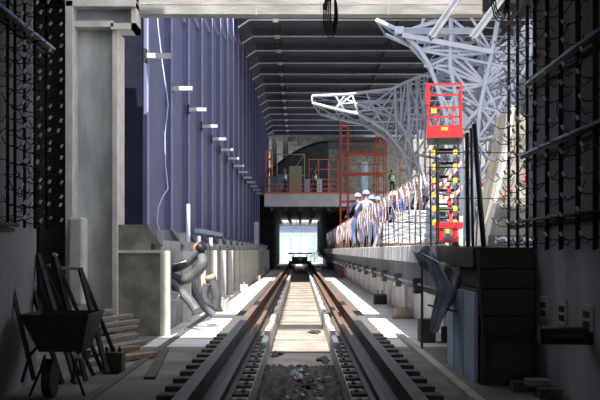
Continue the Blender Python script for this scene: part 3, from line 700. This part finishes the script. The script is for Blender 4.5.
def person(label, loc, rz, shirt, trousers, helmet, vest=False, lean=0.0, arms=((.28, .05, .95), (-.28, .05, .95)), legs=((.10, 0), (-.10, 0)), crouch=0.0, h=1.75, group='workers'):
    """faces local -Y; arms = hand points (x, forward, height); legs = foot points (x, forward)"""
    k = h/1.75; th = thing('person', label, 'person', loc, group, rz)
    hip = .92-crouch; ln = math.sin(lean); lc = math.cos(lean)
    def T(x, f, up): return Vector((x, -(f*lc+up*ln), hip+up*lc-f*ln))*1.0
    V, E, Rr = [], [], []
    def add(p, r, par=None):
        V.append(tuple(Vector(p)*k)); Rr.append(r if isinstance(r, tuple) else r*k)
        if par is not None: E.append((par, len(V)-1))
        return len(V)-1
    pel = add(T(0, 0, 0), .13); wa = add(T(0, 0, .17), .12, pel); chst = add(T(0, 0, .36), .145, wa); sh = add(T(0, 0, .48), .10, chst)
    nk = add(T(0, .01, .57), .055, sh); hd0 = add(T(0, .02, .63), .07, nk); hd1 = add(T(0, .025, .71), .092, hd0); hd2 = add(T(0, .015, .78), .075, hd1)
    nose = T(0, .125, .68)*k; headc = T(0, .02, .72)*k
    fing = MB(); feet = []
    for sx, (ax, af, az) in zip((1, -1), arms):
        s = T(sx*.19, 0, .47); a = add(s, .058, sh); hand = Vector((ax, -af, az)); d = hand-s; L = d.length; mx = .56
        if L > mx: hand = s+d*mx/L; d = hand-s; L = mx
        bend = math.sqrt(max(0, (.29)**2-(L/2)**2)); el = s+d*.5+Vector((sx*.3, .8, -.3)).normalized()*bend
        e = add(el, .045, a); w = add(hand, .03, e); dd = (hand-el).normalized(); pm = add(hand+dd*.06, .036, w)
        for q, (fx, fl) in enumerate(((-.03, .07), (-.01, .08), (.01, .075), (.03, .06))):
            sd_ = dd.cross(Vector((sx, 0, .2))).normalized(); p0_ = hand+dd*.07+sd_*fx
            fing.path([p0_*k, (p0_+dd*fl*.6)*k, (p0_+dd*fl*.9+Vector((-sx*.02, 0, 0)))*k], [.009, .008, .006], 6)
        sd_ = dd.cross(Vector((sx, 0, .2))).normalized(); p0_ = hand+dd*.02-sd_*.035
        fing.path([p0_*k, (p0_+dd*.03-sd_*.02)*k, (p0_+dd*.06-sd_*.015)*k], [.011, .010, .007], 6)
    for sx, (fx, ff) in zip((1, -1), legs):
        hp = Vector((sx*.09, 0, hip-.04)); ank = Vector((fx, -ff, .09)); d = ank-hp; L = d.length
        bend = math.sqrt(max(0, .415**2-(L/2)**2)) if L < .83 else 0; kn = hp+d*.5+Vector((sx*.15, -1, 0)).normalized()*bend
        a = add(hp, .095, pel); b = add(kn, .065, a); c = add(ank, .045, b)
        feet.append(ank)
    hand_z = [V[i] for i in range(len(V))]
    topz = V[chst][2]; hz = hip*k
    wrists = [Vector(V[i]) for i in (10, 14) if i < len(V)]
    hipz = hz+.03
    neckp = Vector(V[nk]); pelv = Vector(V[pel])
    axis = (neckp-pelv).normalized()
    def pick(c):
        if (c-pelv).dot(axis) > (neckp-pelv).dot(axis)-.02 and (c-headc).length < .3: return 2
        for w_ in wr:
            if (c-w_).length < .09: return 2
        if (c-pelv).dot(axis) > .04 or (c.z > hipz and abs(c.x) > .16*k): return 0
        if abs(c.x) > .20*k and c.z > .55: return 0
        return 1
    wr = []
    for i in range(len(V)):
        if abs(Rr[i]-.036*k) < 1e-6: wr.append(Vector(V[i]))
    body = skinned(V, E, Rr, 'body', th, [shirt, trousers, 'skin'], pick, (0, 0, 0))
    fing.build('fingers', 'skin', body, local=True, smooth=True)
    MB().ball(nose, .014*k, .02*k, .018*k, 8, 5).build('nose', 'skin', body, local=True)
    for sx in (1, -1): MB().ball(T(sx*.095, .01, .71)*k, .012, .02, .032, 8, 5).build('ear', 'skin', body, local=True)
    MB().ball(T(0, .108, .642)*k, .025, .008, .007, 8, 4).build('mouth', 'helmetred', body, local=True)
    for sx in (1, -1): MB().ball(T(sx*.034, .108, .705)*k, .012, .008, .008, 8, 4).build('eye', 'black', body, local=True)
    bt = MB()
    for f in feet: bt.path([(f.x*k, f.y*k+.05, .05), (f.x*k, f.y*k-.06, .045), (f.x*k, f.y*k-.18, .035)], [.05, .048, .035], 8); bt.tube((f.x*k, f.y*k+.01, .04), (f.x*k, f.y*k+.01, .17), .052, 8)
    for v in bt.v: v.z = max(0, v.z)
    bt.build('boots', 'boot', th, local=True)
    if helmet:
        hm = MB(); c = T(0, .015, .75)*k; hm.ball(c, .115, .135, .115, 16, 6, v0=0, v1=.52)
        hm.ball(c+Vector((0, -.04, -.005)), .122, .165, .012, 16, 4); hm.build('helmet', helmet, th, local=True, smooth=True)
    if vest:
        vm = MB(); rr = [.165, .168, .172, .16, .10]; nn = 14; zs_ = [.02, .15, .32, .44, .50]
        for zz, r_ in zip(zs_, rr):
            c = T(0, 0, zz)*k
            for q in range(nn): t = 2*math.pi*q/nn; vm.v.append(c+Vector((math.cos(t)*r_*1.12, math.sin(t)*r_*.95, 0)))
        for j in range(4):
            for q in range(nn): vm.face((j*nn+q, j*nn+(q+1) % nn, (j+1)*nn+(q+1) % nn, (j+1)*nn+q), 1 if j == 1 else 0)
        vm.build('vest', ['vest', 'white'], th, local=True, smooth=True, thick=.01)
    return th
def at(px, Z, z=1.5): return (PX(px, Z), Z, z)
person('worker in dark blue jacket and pale helmet beside the platform edge, nearest the orange tower', at(358, 32), R(200), 'navycloth', 'denim', 'helmet', arms=((.3, .25, 1.05), (-.3, .05, .9)), vest=False)
person('worker in grey shirt, blue jeans and pale helmet, back turned, at the platform edge', at(366, 31), R(165), 'greycloth', 'denim', 'helmet', arms=((.26, .2, 1.1), (-.26, .25, 1.1)), h=1.78)
person('worker in navy clothes behind the worker in the grey shirt', at(371.5, 33.5), R(20), 'navycloth', 'denim', 'helmet', arms=((.26, .3, 1.2), (-.26, .05, .9)))
person('worker in dark clothes next to the loose plastic film', at(378, 34), R(40), 'bluecloth', 'darkcloth', 'helmet')
person('worker in charcoal jacket and pale helmet standing behind the wrapped packs', at(421, 27.5), R(10), 'darkcloth', 'navycloth', 'helmet', h=1.72)
person('worker in blue with cream helmet bending behind the wrapped packs', at(407, 26.8), R(-60), 'bluecloth', 'navycloth', 'helmetcream', lean=.6, crouch=.12, arms=((.2, .5, .7), (-.2, .5, .7)), legs=((.12, .1), (-.12, -.12)))
person('worker in green vest standing far off right of the orange tower', at(392, 72, 5.45), R(0), 'darkcloth', 'darkcloth', 'helmetred', True, arms=((.15, .25, 1.1), (-.15, .25, 1.1)))
person('worker in blue with green vest and red helmet on the footbridge by the blue wall', at(284.5, 71, 5.45), R(60), 'bluecloth', 'navycloth', 'helmetred', True, arms=((.2, .4, 1.0), (-.2, .3, .9)), legs=((.1, .12), (-.1, -.1)))
person('worker in black with green vest on the footbridge beside the pale boxes', at(314.5, 71, 5.45), R(100), 'darkcloth', 'darkcloth', 'boot', True)
person('worker in green vest behind the scissor lift', at(440, 26), R(30), 'greycloth', 'navycloth', 'helmet', True)
person('worker in blue with green vest partly hidden by the concrete pier', at(491, 24), R(60), 'bluecloth', 'bluecloth', 'helmet', True, arms=((.2, .35, 1.1), (-.2, .1, .9)))
person('worker in red shirt behind the sloping concrete pier', at(497, 29), R(-30), 'red', 'bluecloth', 'helmetcream')

# ================================================================== RIGHT FOREGROUND
# sloping concrete pier on the platform
o = thing('concrete_pier', 'sloping concrete pier with starter bars beside the tunnel rebar', 'pier', (3.1, 15, 1.5))
MB().prism([(P(x, y, 15).x, P(x, y, 15).z) for x, y in ((485, 247), (528, 247), (528, 121), (518, 112), (514, 106), (508, 150))], 'y', 15, 16.4).build('pier_body', 'conc_block', o)
MB().prism([(P(x, y, 15).x, P(x, y, 15).z) for x, y in ((482, 247), (486, 247), (509, 150), (514, 106), (511, 106), (506, 148))], 'y', 14.96, 15.3).build('pier_edge', 'conc_light', o)
def hookm(r=.008, L=.14, d=.05):
    mb = MB(); mb.path([(0, -.07, .05), (0, -.05, .0), (0, 0, -.035), (0, .05, 0), (0, .07, .05)], r*.7, 5)
    return mb
hk = None
for j in range(6):
    for i in range(3):
        x = 492+14*i+2*(5-j)*(.6); y = 240-j*20
        if x > 526: continue
        p = P(x, y, 14.97)
        mb = MB().path([p+Vector((-.09, 0, .05)), p+Vector((-.05, -.03, 0)), p+Vector((0, -.05, -.03)), p+Vector((.05, -.03, 0)), p+Vector((.09, 0, .05))], .007, 5)
        mb.build('starter_hook', 'rebar', o)
for (x, y) in ((504, 196), (511, 190), (524, 181), (531, 176)): MB().ball(P(min(x, 526), y, 14.95), .03, .02, .03, 8, 5).build('red_cap', 'red', o)
o = MB().box(2.75, 3.6, 14.2, 14.6, 1.5, 1.66).build('kerb_board', 'board'); tag(o, 'dark board lying at the foot of the concrete pier', 'board')
for i in range(5):
    x = 2.62+.14*i
    mb = MB().ball((x, 12.9, 1.55), .1, .12, .05, 9, 5)
    for v in mb.v: v += Vector((random.uniform(-.03, .03), 0, random.uniform(-.01, .03)))
    o = mb.build('plastic_scrap', 'plastic'); tag(o, 'crumpled pale plastic on the platform below the pier, %s from the black poles' % nth(i), 'plastic scrap', 'plastic scraps below the pier')
# rebar mats
def mat_wall(label, X, side, ys_, zlo, zhi, hz, nh, long_h, rr=.017):
    th = thing('rebar_mat', label, 'rebar mat', (X, ys_[len(ys_)//2], zlo), 'rebar mats on the tunnel walls')
    for y in ys_:
        MB().tube((X-side*.05, y, zlo), (X-side*.05, y, zhi), rr, 7).build('vertical_bar', 'rebar', th, smooth=True)
        if side > 0: MB().tube((X-side*.03, y+.14, zlo-.01), (X-side*.03, y+.14, zhi), rr*.8, 6).build('vertical_bar', 'rebar', th, smooth=True)
    for (z, y0, y1, blue) in long_h:
        o = MB().tube((X-side*.075, y0, z), (X-side*.075, y1, z), .02, 7).build('horizontal_bar', 'rebar', th, smooth=True)
        MB().tube((X-side*.03, y0, z-.05), (X-side*.03, y1, z-.05), .022, 7).build('horizontal_bar', 'rebar', th, smooth=True)
        if blue: MB().tube((X-side*.10, y0, z+.03), (X-side*.10, y1, z+.03), .016, 7).build('bluish_glint_bar', 'barblue', th, smooth=True)  # pale blue bar painted in as the glint along the dark bars
    hm = None; cnt = 0
    for y in ys_:
        for j in range(nh):
            if cnt >= 100: break
            z = zlo+.1+j*hz+random.uniform(-.02, .02); cnt += 1
            if hm is None:
                mb = MB().path([(0, 0, 0), (-side*.06, .03, -.03), (-side*.12, .07, -.035), (-side*.16, .09, .0)], .006, 5, 0)
                mb.path([(-side*.158, .088, -.004), (-side*.175, .10, .035)], .015, 6, 1)
                mb.path([(0, 0, .0), (-side*.03, -.12, -.045), (-side*.02, -.22, -.02), (0, -.28, .03)], .0055, 5, 0)
                o = hm = mb.build('hook', ['rebar', 'glint_tip'], th, local=True)
            else: o = hm.copy(); COL.objects.link(o); o.parent = th
            o.location = Vector((X-side*.02, y, z))-th.location; o.rotation_euler = (random.uniform(-.3, .3), 0, random.uniform(-.5, .4))
mat_wall('mat of dark upright bars and hooks with painted glint tips on the right tunnel wall', 2.6, 1, [12.2, 11.7, 11.2, 10.85, 10.3, 9.75, 9.15, 8.6], 1.46, 4.5, .2, 13,
         [(EYE+1.82, 7.8, 11.1, True), (EYE+1.05, 7.8, 11.4, True), (EYE+.325, 7.8, 12.2, False), (EYE+2.75, 8, 12.2, False)])
mat_wall('mat of dark upright bars and hooks with painted glint tips on the left tunnel wall', -2.9, -1, [11.25, 10.75, 10.35, 10.0, 9.75], 1.68, 4.6, .14, 21,
         [(EYE+2.26, 9.0, 11.4, True), (1.7, 8.5, 10.0, False)])
# black vertical poles
poles = [((467, 133), (468, 247), 12.0, .026, 'black', 'straight black pole standing nearest the red lift'), ((474, 124), (484, 250), 11.9, .032, 'black', 'thick black pole leaning toward the tunnel wall'),
         ((471, 128), (473, 247), 12.15, .018, 'black', 'thin black pole between the two thicker poles')]
for a, b, Z, r, m, l in poles:
    o = MB().tube(P(*a, Z), P(*b, Z), r, 10).build('pole', m, smooth=True); tag(o, l, 'pole', 'poles at the platform end')
o = MB().tube(P(478, 250, 10.7), P(485, 372, 10.7), .014, 8).build('pole', 'greysteel', smooth=True); tag(o, 'thin pale pole leaning on the dark formwork stack', 'pole', 'poles at the platform end')
o = MB().tube(P(481, 150, 12.3), P(476, 247, 12.3), .012, 8).build('pole', 'barblue', smooth=True); tag(o, 'thin bluish rod behind the black poles', 'pole', 'poles at the platform end')
o = thing('rebar_grid', 'thin rebar grid standing on the platform end before the lift', 'rebar grid', (1.9, 12.7, 1.5))
for x in (430, 436): MB().tube(P(x, 150, 12.8), P(x+1, 247, 12.8), .009, 6).build('upright_bar', 'rebar', o)
for y, x0, x1 in ((152, 422, 530), (167, 424, 470), (198, 432, 530)): MB().tube(P(x0, y, 12.8), P(x1, y+1, 12.8), .006, 6).build('cross_bar', 'rebar', o)
# dark formwork stack
st = None
zz = [(0.0, .45), (.46, .72), (.73, 1.02), (1.03, 1.24), (1.25, 1.48)]
lab = ['bottom', 'second lowest', 'middle', 'second highest', 'top']
for i, (a, b) in enumerate(zz):
    x0 = 1.98-.02*i+(.05 if i % 2 else 0)-(.0 if i else -.02)
    o = MB().box(x0, 2.58, 11.0, 12.3, a, b).build('formwork_unit', 'board', bevel=.01)
    tag(o, 'dark brown formwork box, %s in the stack at the platform end' % lab[i], 'formwork box', 'formwork stack')
o = thing('framed_panel', 'black framed panel leaning against the formwork stack foot', 'panel', (2.2, 10.75, 0))
MB().box(1.95, 2.52, 10.78, 10.82, .0, .50).build('board', 'black', o); mb = MB()
for x in (1.95, 2.02, 2.50): mb.box(x, x+.025, 10.74, 10.78, 0, .56)
mb.box(1.95, 2.55, 10.74, 10.78, .52, .56); mb.box(2.02, 2.55, 10.74, 10.78, .44, .47); mb.build('frame', 'darksteel', o)
o = MB().prism([(2.0, 12.35), (2.16, 12.35), (2.16, 12.42), (2.0, 12.42)], 'z', 0, 1.26).build('column_strip', 'conc_beam'); tag(o, 'grey upright strip beside the formwork stack', 'strip')
# blue-white hoarding panel below the platform
o = thing('hoarding_panel', 'pale blue hoarding panel standing below the platform end', 'hoarding', (1.86, 12, 0))
MB().box(1.90, 1.94, 10.9, 12.9, 0, .98).build('board', 'pale_blue', o); 
for y in (11.6, 12.3): MB().box(1.885, 1.90, y, y+.02, 0, .98).build('batten', 'pale_blue', o)
# hanging tarpaulin
def tarp(u, v):
    p = P(440+24*u-8*v*(1-u), 262+v*(62-34*u)+5*math.sin(math.pi*u), 12.3)
    return (p.x+.012*math.sin(9*v+3*u), 12.3-.16*math.sin(math.pi*v*.9)*(1-.4*u)-.045*math.sin(8*u+7*v)-.02*math.sin(17*u-5*v), p.z+.02*math.sin(7*u+3*v))
o = MB().sheet(tarp, 28, 24).build('tarpaulin', 'sheet', smooth=True, thick=.008); tag(o, 'dark grey tarpaulin hanging in folds from the platform end', 'tarpaulin')
KEY = [(0, 420, 254, 5), (.2, 433, 262, 7), (.5, 445, 290, 9), (.8, 438, 315, 7), (1, 434, 332, 4)]
def tarp2(u, v):
    for a, b in zip(KEY, KEY[1:]):
        if v <= b[0]+1e-9: break
    t = (v-a[0])/(b[0]-a[0]); t = t*t*(3-2*t); cx, cy, hw = [a[q]+(b[q]-a[q])*t for q in (1, 2, 3)]
    p = P(cx+hw*(2*u-1), cy, 12.0); return (p.x, 12.0-.06*math.sin(9*u+3*v), p.z+.015*math.sin(12*u))
o = MB().sheet(tarp2, 12, 30).build('plastic_sheet', 'sheet_pale', smooth=True, thick=.006); tag(o, 'pale grey-blue plastic strip twisting down to the brown block', 'plastic sheet')
def tarp3(u, v):
    p = P(410+20*u+10*v, 249+18*v, 12.45); return (p.x, 12.36-.04*math.sin(9*u+5*v), p.z-.05*math.sin(6*u))
o = MB().sheet(tarp3, 12, 10).build('plastic_sheet', 'plastic', smooth=True, thick=.006); tag(o, 'crumpled plastic wrapped round the platform corner', 'plastic sheet')
o = MB().box(1.88, 2.12, 15.6, 16.0, 0, .36).build('brown_block', 'board', bevel=.01); tag(o, 'brown block on the floor under the hanging plastic', 'block')
o = MB().box(2.24, 2.36, 15.7, 15.9, 0, .24).build('brown_block', 'board', bevel=.01); tag(o, 'smaller dark block just right of the brown block', 'block')
o = MB().tube(P(428, 305, 12.3), P(462, 313, 12.0), .012, 6).build('rod', 'darksteel'); tag(o, 'dark rod poking out of the hanging tarpaulin', 'rod')
o = MB().tube((1.78, 14.6, 0), (1.78, 14.6, 1.26), .018, 8).build('prop', 'greysteel'); tag(o, 'thin grey prop under the platform edge beside the plastic', 'prop')
# vents, duct and wall strips on the right tunnel wall
for i, (y, l) in enumerate(((10.6, 'louvred vent in the right wall nearest the formwork stack'), (9.85, 'louvred vent in the right wall, middle of the three'), (9.0, 'louvred vent in the right wall furthest from the formwork stack'))):
    o = thing('vent', l, 'vent', (2.6, y, .85), 'vents in the right wall')
    MB().box(2.575, 2.6, y-.13, y+.13, .72, .96).build('frame', 'conc_light', o)
    for z in (.75, .84): 
        for k in range(4): MB().box(2.57, 2.576, y-.11+.055*k, y-.07+.055*k, z, z+.06).build('slot', 'black', o)
o = thing('black_duct', 'thick black duct across the foot of the right wall', 'duct', (2.4, 9, .7))
MB().path([(2.17, 9.0, .68), (2.19, 9.0, .68), (2.9, 8.9, .68)], [.07, .08, .08], 16).build('body', 'black', o, smooth=True); MB().tube((2.15, 9, .68), (2.17, 9, .68), .085, 16).build('end_cap', 'darksteel', o)
for i, (x, y) in enumerate(((2.3, 10.3), (2.45, 9.8), (2.38, 10.0))):
    o = MB().box(x-.12, x+.1, y-.1, y+.1, 0 if i < 2 else .1, .1 if i < 2 else .16).build('offcut', 'board' if i < 2 else 'wood'); tag(o, ['dark offcut beside the framed panel', 'dark offcut against the right wall foot', 'brownish offcut lying on the dark offcuts'][i], 'offcut')

# ================================================================== HANGING CABLE COILS
def coil(label, px, Z, z_top, z_bot, w, n_):
    th = thing('cable_coil', label, 'cable coil', (PX(px, Z), Z, z_top))
    X = PX(px, Z)
    for k in range(n_):
        c = (z_top+z_bot)/2+.02*k; hgt = (z_top-z_bot)/2-.015*k; ww = w*(1-.17*k)
        MB().path([(X+ww*math.cos(t*2*math.pi/24)+.006*k, Z+.02*math.sin(3*t+k)+.012*k, c+hgt*math.sin(t*2*math.pi/24)) for t in range(24)], .008, 6, closed=True).build('loop', 'cable', th, smooth=True)
    MB().tube((X, Z, z_top-.01), (X, Z, 4.62), .01).build('hanger', 'cable', th)
    MB().box(X-w*1.1, X-w*.5, Z-.03, Z+.04, z_top-.18, z_top-.12).build('tie', 'rust', th)
coil('dark coil of cable hanging over the middle of the tracks', 330.5, 10.8, EYE+2.78, EYE+2.29, .075, 5)
coil('black cable loop hanging at the top right before the header', 500, 10.8, EYE+2.95, EYE+2.47, .09, 3)
# rope and pole by the blue wall
pts = [P(x, y, 19) for x, y in ((157, 0), (158, 25), (162, 60), (167, 95), (168, 105), (165, 135), (165.5, 165), (168, 189))]+[P(x, y, 18.7) for x, y in ((163, 196), (158, 208), (157, 222), (160, 232))]
o = MB().path(pts, .012, 7).build('rope', 'rope', smooth=True); tag(o, 'pale twisted rope hanging in front of the blue wall', 'rope')
o = MB().box(PX(186.5, 22.3), PX(190, 22.3), 22.3, 22.36, 1.62, PZ(204, 22.3)).build('white_post', 'white'); tag(o, 'white post standing on the low wall by the second flange', 'post')
o = MB().box(PX(254, 56), PX(258.5, 56), 56, 56.1, 1.62, PZ(222, 56)).build('white_post', 'white'); tag(o, 'white post far along the low wall before the dark gap', 'post')
o = MB().obox((-2.68, 26.0, 1.95), (-2.62, 33.2, 1.95), .12, .12).build('blue_channel', 'pale_blue'); tag(o, 'pale blue channel lying across the gussets', 'channel')
# ================================================================== DUCTS BY THE RIBBED WALL
def bez(pts, n=40):
    pts = [Vector(p) for p in pts]; out = []
    N = len(pts)
    for i in range(N-1):
        p0, p1, p2, p3 = pts[max(i-1, 0)], pts[i], pts[i+1], pts[min(i+2, N-1)]
        for k in range(n//(N-1)):
            t = k/(n//(N-1)); out.append(.5*((2*p1)+(-p0+p2)*t+(2*p0-5*p1+4*p2-p3)*t*t+(-p0+3*p1-3*p2+p3)*t**3))
    out.append(pts[-1]); return out
def duct(label, pp, Z, r, caps=()):
    pts = bez([P(x, y, Z+dz) for x, y, dz in pp], 60)
    th = thing('flexible_duct', label, 'duct', pts[0], 'grey ducts by the ribbed wall')
    MB().path(pts, r, 12, rib=.07).build('hose', 'tube', th, smooth=True)
    for (which, m) in caps:
        e, f = (pts[-1], pts[-3]) if which else (pts[0], pts[2]); d = (e-f).normalized()
        MB().tube(e-d*.02, e+d*.10, r*1.12, 12).build('collar', m, th, smooth=True)
        MB().tube(e+d*.101, e+d*.11, r*.8, 12).build('opening', 'black', th)
duct('upper grey corrugated duct arching out of the ribbed wall with a black mouth', [(171, 268, .3), (180, 266, .1), (190, 260, 0), (200, 249, -.1)], 18.3, .085, ((1, 'black'),))
duct('second grey duct curving below the upper one', [(171, 277, .3), (182, 280, .1), (194, 275, 0), (203, 263, -.1), (199, 250, .2)], 18.2, .09, ((1, 'tubeorange'),))
duct('grey duct dropping from the orange collar and bending along the floor', [(188, 278, 0), (195, 292, 0), (202, 305, 0), (214, 315, 0)], 20.5, .075, ((0, 'tubeorange'),))
duct('grey duct slanting down from the first bay to the floor', [(171, 283, .3), (180, 291, .1), (190, 301, 0), (197, 311, -.1)], 18.0, .085)
duct('short upright grey duct with yellowish collar beside the low wall', [(215, 308, 0), (216, 295, 0), (211, 279, 0)], 23.3, .12, ((1, 'ochre'),))
duct('short grey duct bending on the floor beside the concrete cube', [(207, 284, 0), (205, 298, 0), (212, 312.5, 0)], 22.5, .09)
o = MB().path([P(174+5*math.cos(t/3), 296+4*math.sin(t/3), 17.6) for t in range(19)], .01, 6, closed=True).build('wire_ring', 'rope'); tag(o, 'pale wire ring hanging under the slanting duct', 'wire')
o = MB().obox(P(173, 264, 18.2), P(186, 261, 18.2), .1, .02).build('white_sheet', 'white'); tag(o, 'small white sheet lying on the upper duct', 'sheet')

# ================================================================== LEFT FOREGROUND
wb = thing('wheelbarrow', 'dark steel wheelbarrow standing in shade before the left tunnel wall', 'wheelbarrow', (-2.42, 9.9, 0))
Zw = 9.9
def trap(z, x0, x1, y0, y1): return [Vector((x0, y0, z)), Vector((x1, y0, z)), Vector((x1, y1, z)), Vector((x0, y1, z))]
mb = MB(); a = trap(.80, PX(20, Zw), PX(88, Zw), 9.9, 10.7); b = trap(.44, PX(38, Zw), PX(80, Zw), 9.95, 10.4); mb.v = a+b
for i in range(4): j = (i+1) % 4; mb.face((i, j, 4+j, 4+i))
mb.face((4, 5, 6, 7)); mb.build('tray', 'darksteel', wb, thick=.012)
rim = MB().path(a+[a[0]], .012, 6); rim.build('rim', 'darksteel', wb)
MB().path([(PX(50, Zw)-.03, 9.85, .19), (PX(50, Zw)+.06, 9.85, .19)], .19, 20).build('wheel', 'black', wb, smooth=False)
for x0, x1 in ((45, 30), (72, 84)):
    mb = MB().path([P(x0, 355, 9.9), P(x0+(x1-x0)*.3, 370, 9.9), P(x1, 395, 9.95), P(x1+1, 397, 10.15)], .014, 8); mb.build('leg', 'darksteel', wb, smooth=True)
for x in (-2.68, -2.2): MB().path([(x*.985, 9.5, .2), (x, 9.9, .40), (x, 10.6, .55), (x-.02, 11.1, .62)], .016, 8).build('handle', 'darksteel', wb, smooth=True)
MB().box(PX(77, Zw), PX(84, Zw), 9.72, 9.78, .40, .43).build('bracket', 'white_steel', wb)
# trestles behind the wheelbarrow
def trestle(label, l0, l1, r0, r1, bar, barm, Z, group='trestles'):
    th = thing('trestle', label, 'trestle', (P(*l0, Z).x, Z, 0), group)
    for a, b in ((l0, l1), (r0, r1)):
        A, B = P(*a, Z), P(*b, Z-.35); B.z = max(B.z, 0); MB().obox(A, B, .05, .035).build('leg', 'darksteel', th)
        C = Vector((B.x, Z+.55, 0)); MB().obox(A, C, .04, .03).build('leg', 'darksteel', th)
    A, B = P(*bar[0], Z), P(*bar[1], Z); MB().obox(A, B, .05, .035).build('top_bar', barm, th)
    A, B = P(*l0, Z).lerp(P(*l1, Z), .5), P(*r0, Z).lerp(P(*r1, Z), .6); MB().obox(A, B, .02, .02).build('cross_tie', 'darksteel', th)
trestle('dark trestle with a rust-red top bar behind the wheelbarrow', (23, 259), (62, 384), (38, 254), (76, 384), ((29, 269), (50, 265)), 'rust', 11.0)
trestle('dark trestle with a pale top bar beside the timber pile', (54, 254), (86, 384), (80, 268), (107, 372), ((58, 268), (80, 269)), 'white_steel', 11.4)
o = MB().obox(P(66-13, 254, 11.35), P(68-13+2, 256, 11.35), .05, .03).build('clamp', 'white_steel'); tag(o, 'bright clamp on top of the pale-topped trestle', 'clamp')
o = MB().obox(P(7, 266, 10.2), (P(34, 380, 10.0)), .04, .03).build('wooden_bar', 'board'); tag(o, 'dark bar leaning on the left tunnel wall', 'bar')
# timber pile
spec = [(84, 350, 139, 340, 0, .06), (90, 345, 137, 334, .0, .06), (96, 340, 133, 330, .0, .06), (88, 338, 130, 322, .08, .06), (96, 335, 128, 318, .1, .06), (83, 333, 124, 326, .16, .07), (92, 328, 120, 322, .2, .06),
        (84, 324, 108, 320, .26, .08), (100, 318, 121, 318, .30, .05), (101, 312, 119, 313, .37, .05), (98, 306, 116, 308, .43, .05), (92, 302, 106, 303, .5, .05)]
for i, (x0, y0, x1, y1, z, h) in enumerate(spec):
    Z = 12.9+.15*i; jj = random.uniform(-.25, .3); A = Vector((PX(x0, Z), Z-.45+jj, z+h/2)); B = Vector((PX(x1+7+random.uniform(-9, 5), Z), Z+.4-jj*1.2, z+h/2+random.uniform(0, .03)))
    o = MB().obox(A, B, .14, h).build('timber', 'wood_grey' if i % 3 else 'wood', bevel=.005)
    tag(o, 'weathered timber in the pile behind the trestles, %s from the floor' % nth(i), 'timber', 'timber pile by the column')
for i, (x, y, z) in enumerate(((83, 306, .42), (90, 312, .34))):
    o = MB().box(PX(x, 13.6), PX(x+13, 13.6), 13.4, 13.8, z-.02, z+.07).build('dark_block', 'black'); tag(o, ['upper', 'lower'][i]+' black block on the timber pile', 'block')
o = thing('tool_box', 'dark square box with knobs standing on the floor before the timber pile', 'box', (-2.22, 11.7, 0))
MB().box(PX(102, 11.7), PX(122, 11.7), 11.7, 11.95, 0, .25).build('body', 'board', o, bevel=.01)
for x in (105, 112, 118): MB().path([(PX(x, 11.7), 11.8, .25), (PX(x, 11.7), 11.8, .31)], [.02, .012], 8).build('knob', 'darksteel', o)
o = MB().prism([(-1.75, 11.2), (-1.62, 11.2), (-1.9, 14.5), (-2.0, 14.5)], 'z', 0, .03).build('plank', 'board'); tag(o, 'dark plank lying on the floor left of the guide beam', 'plank')
# greenery outside the far opening
random.seed(3); mb = MB()
for k in range(160):
    c = Vector((1.6+random.gauss(0, .35), 112+random.gauss(0, .5), .9+random.gauss(0, .35))); d = Vector((random.uniform(-1, 1), random.uniform(-1, 1), random.uniform(-1, 1))).normalized()*.12; e = d.cross(Vector((0, .3, 1))).normalized()*.06
    b = len(mb.v); mb.v += [c-d, c+e, c+d, c-e]; mb.face((b, b+1, b+2, b+3))
o = thing('shrub', 'bright green shrub outside the far opening', 'shrub', (1.6, 112, -.05)); mb.build('foliage', 'leaf', o); MB().tube((1.6, 112, -.05), (1.6, 112, .9), .04).build('stem', 'wood', o)
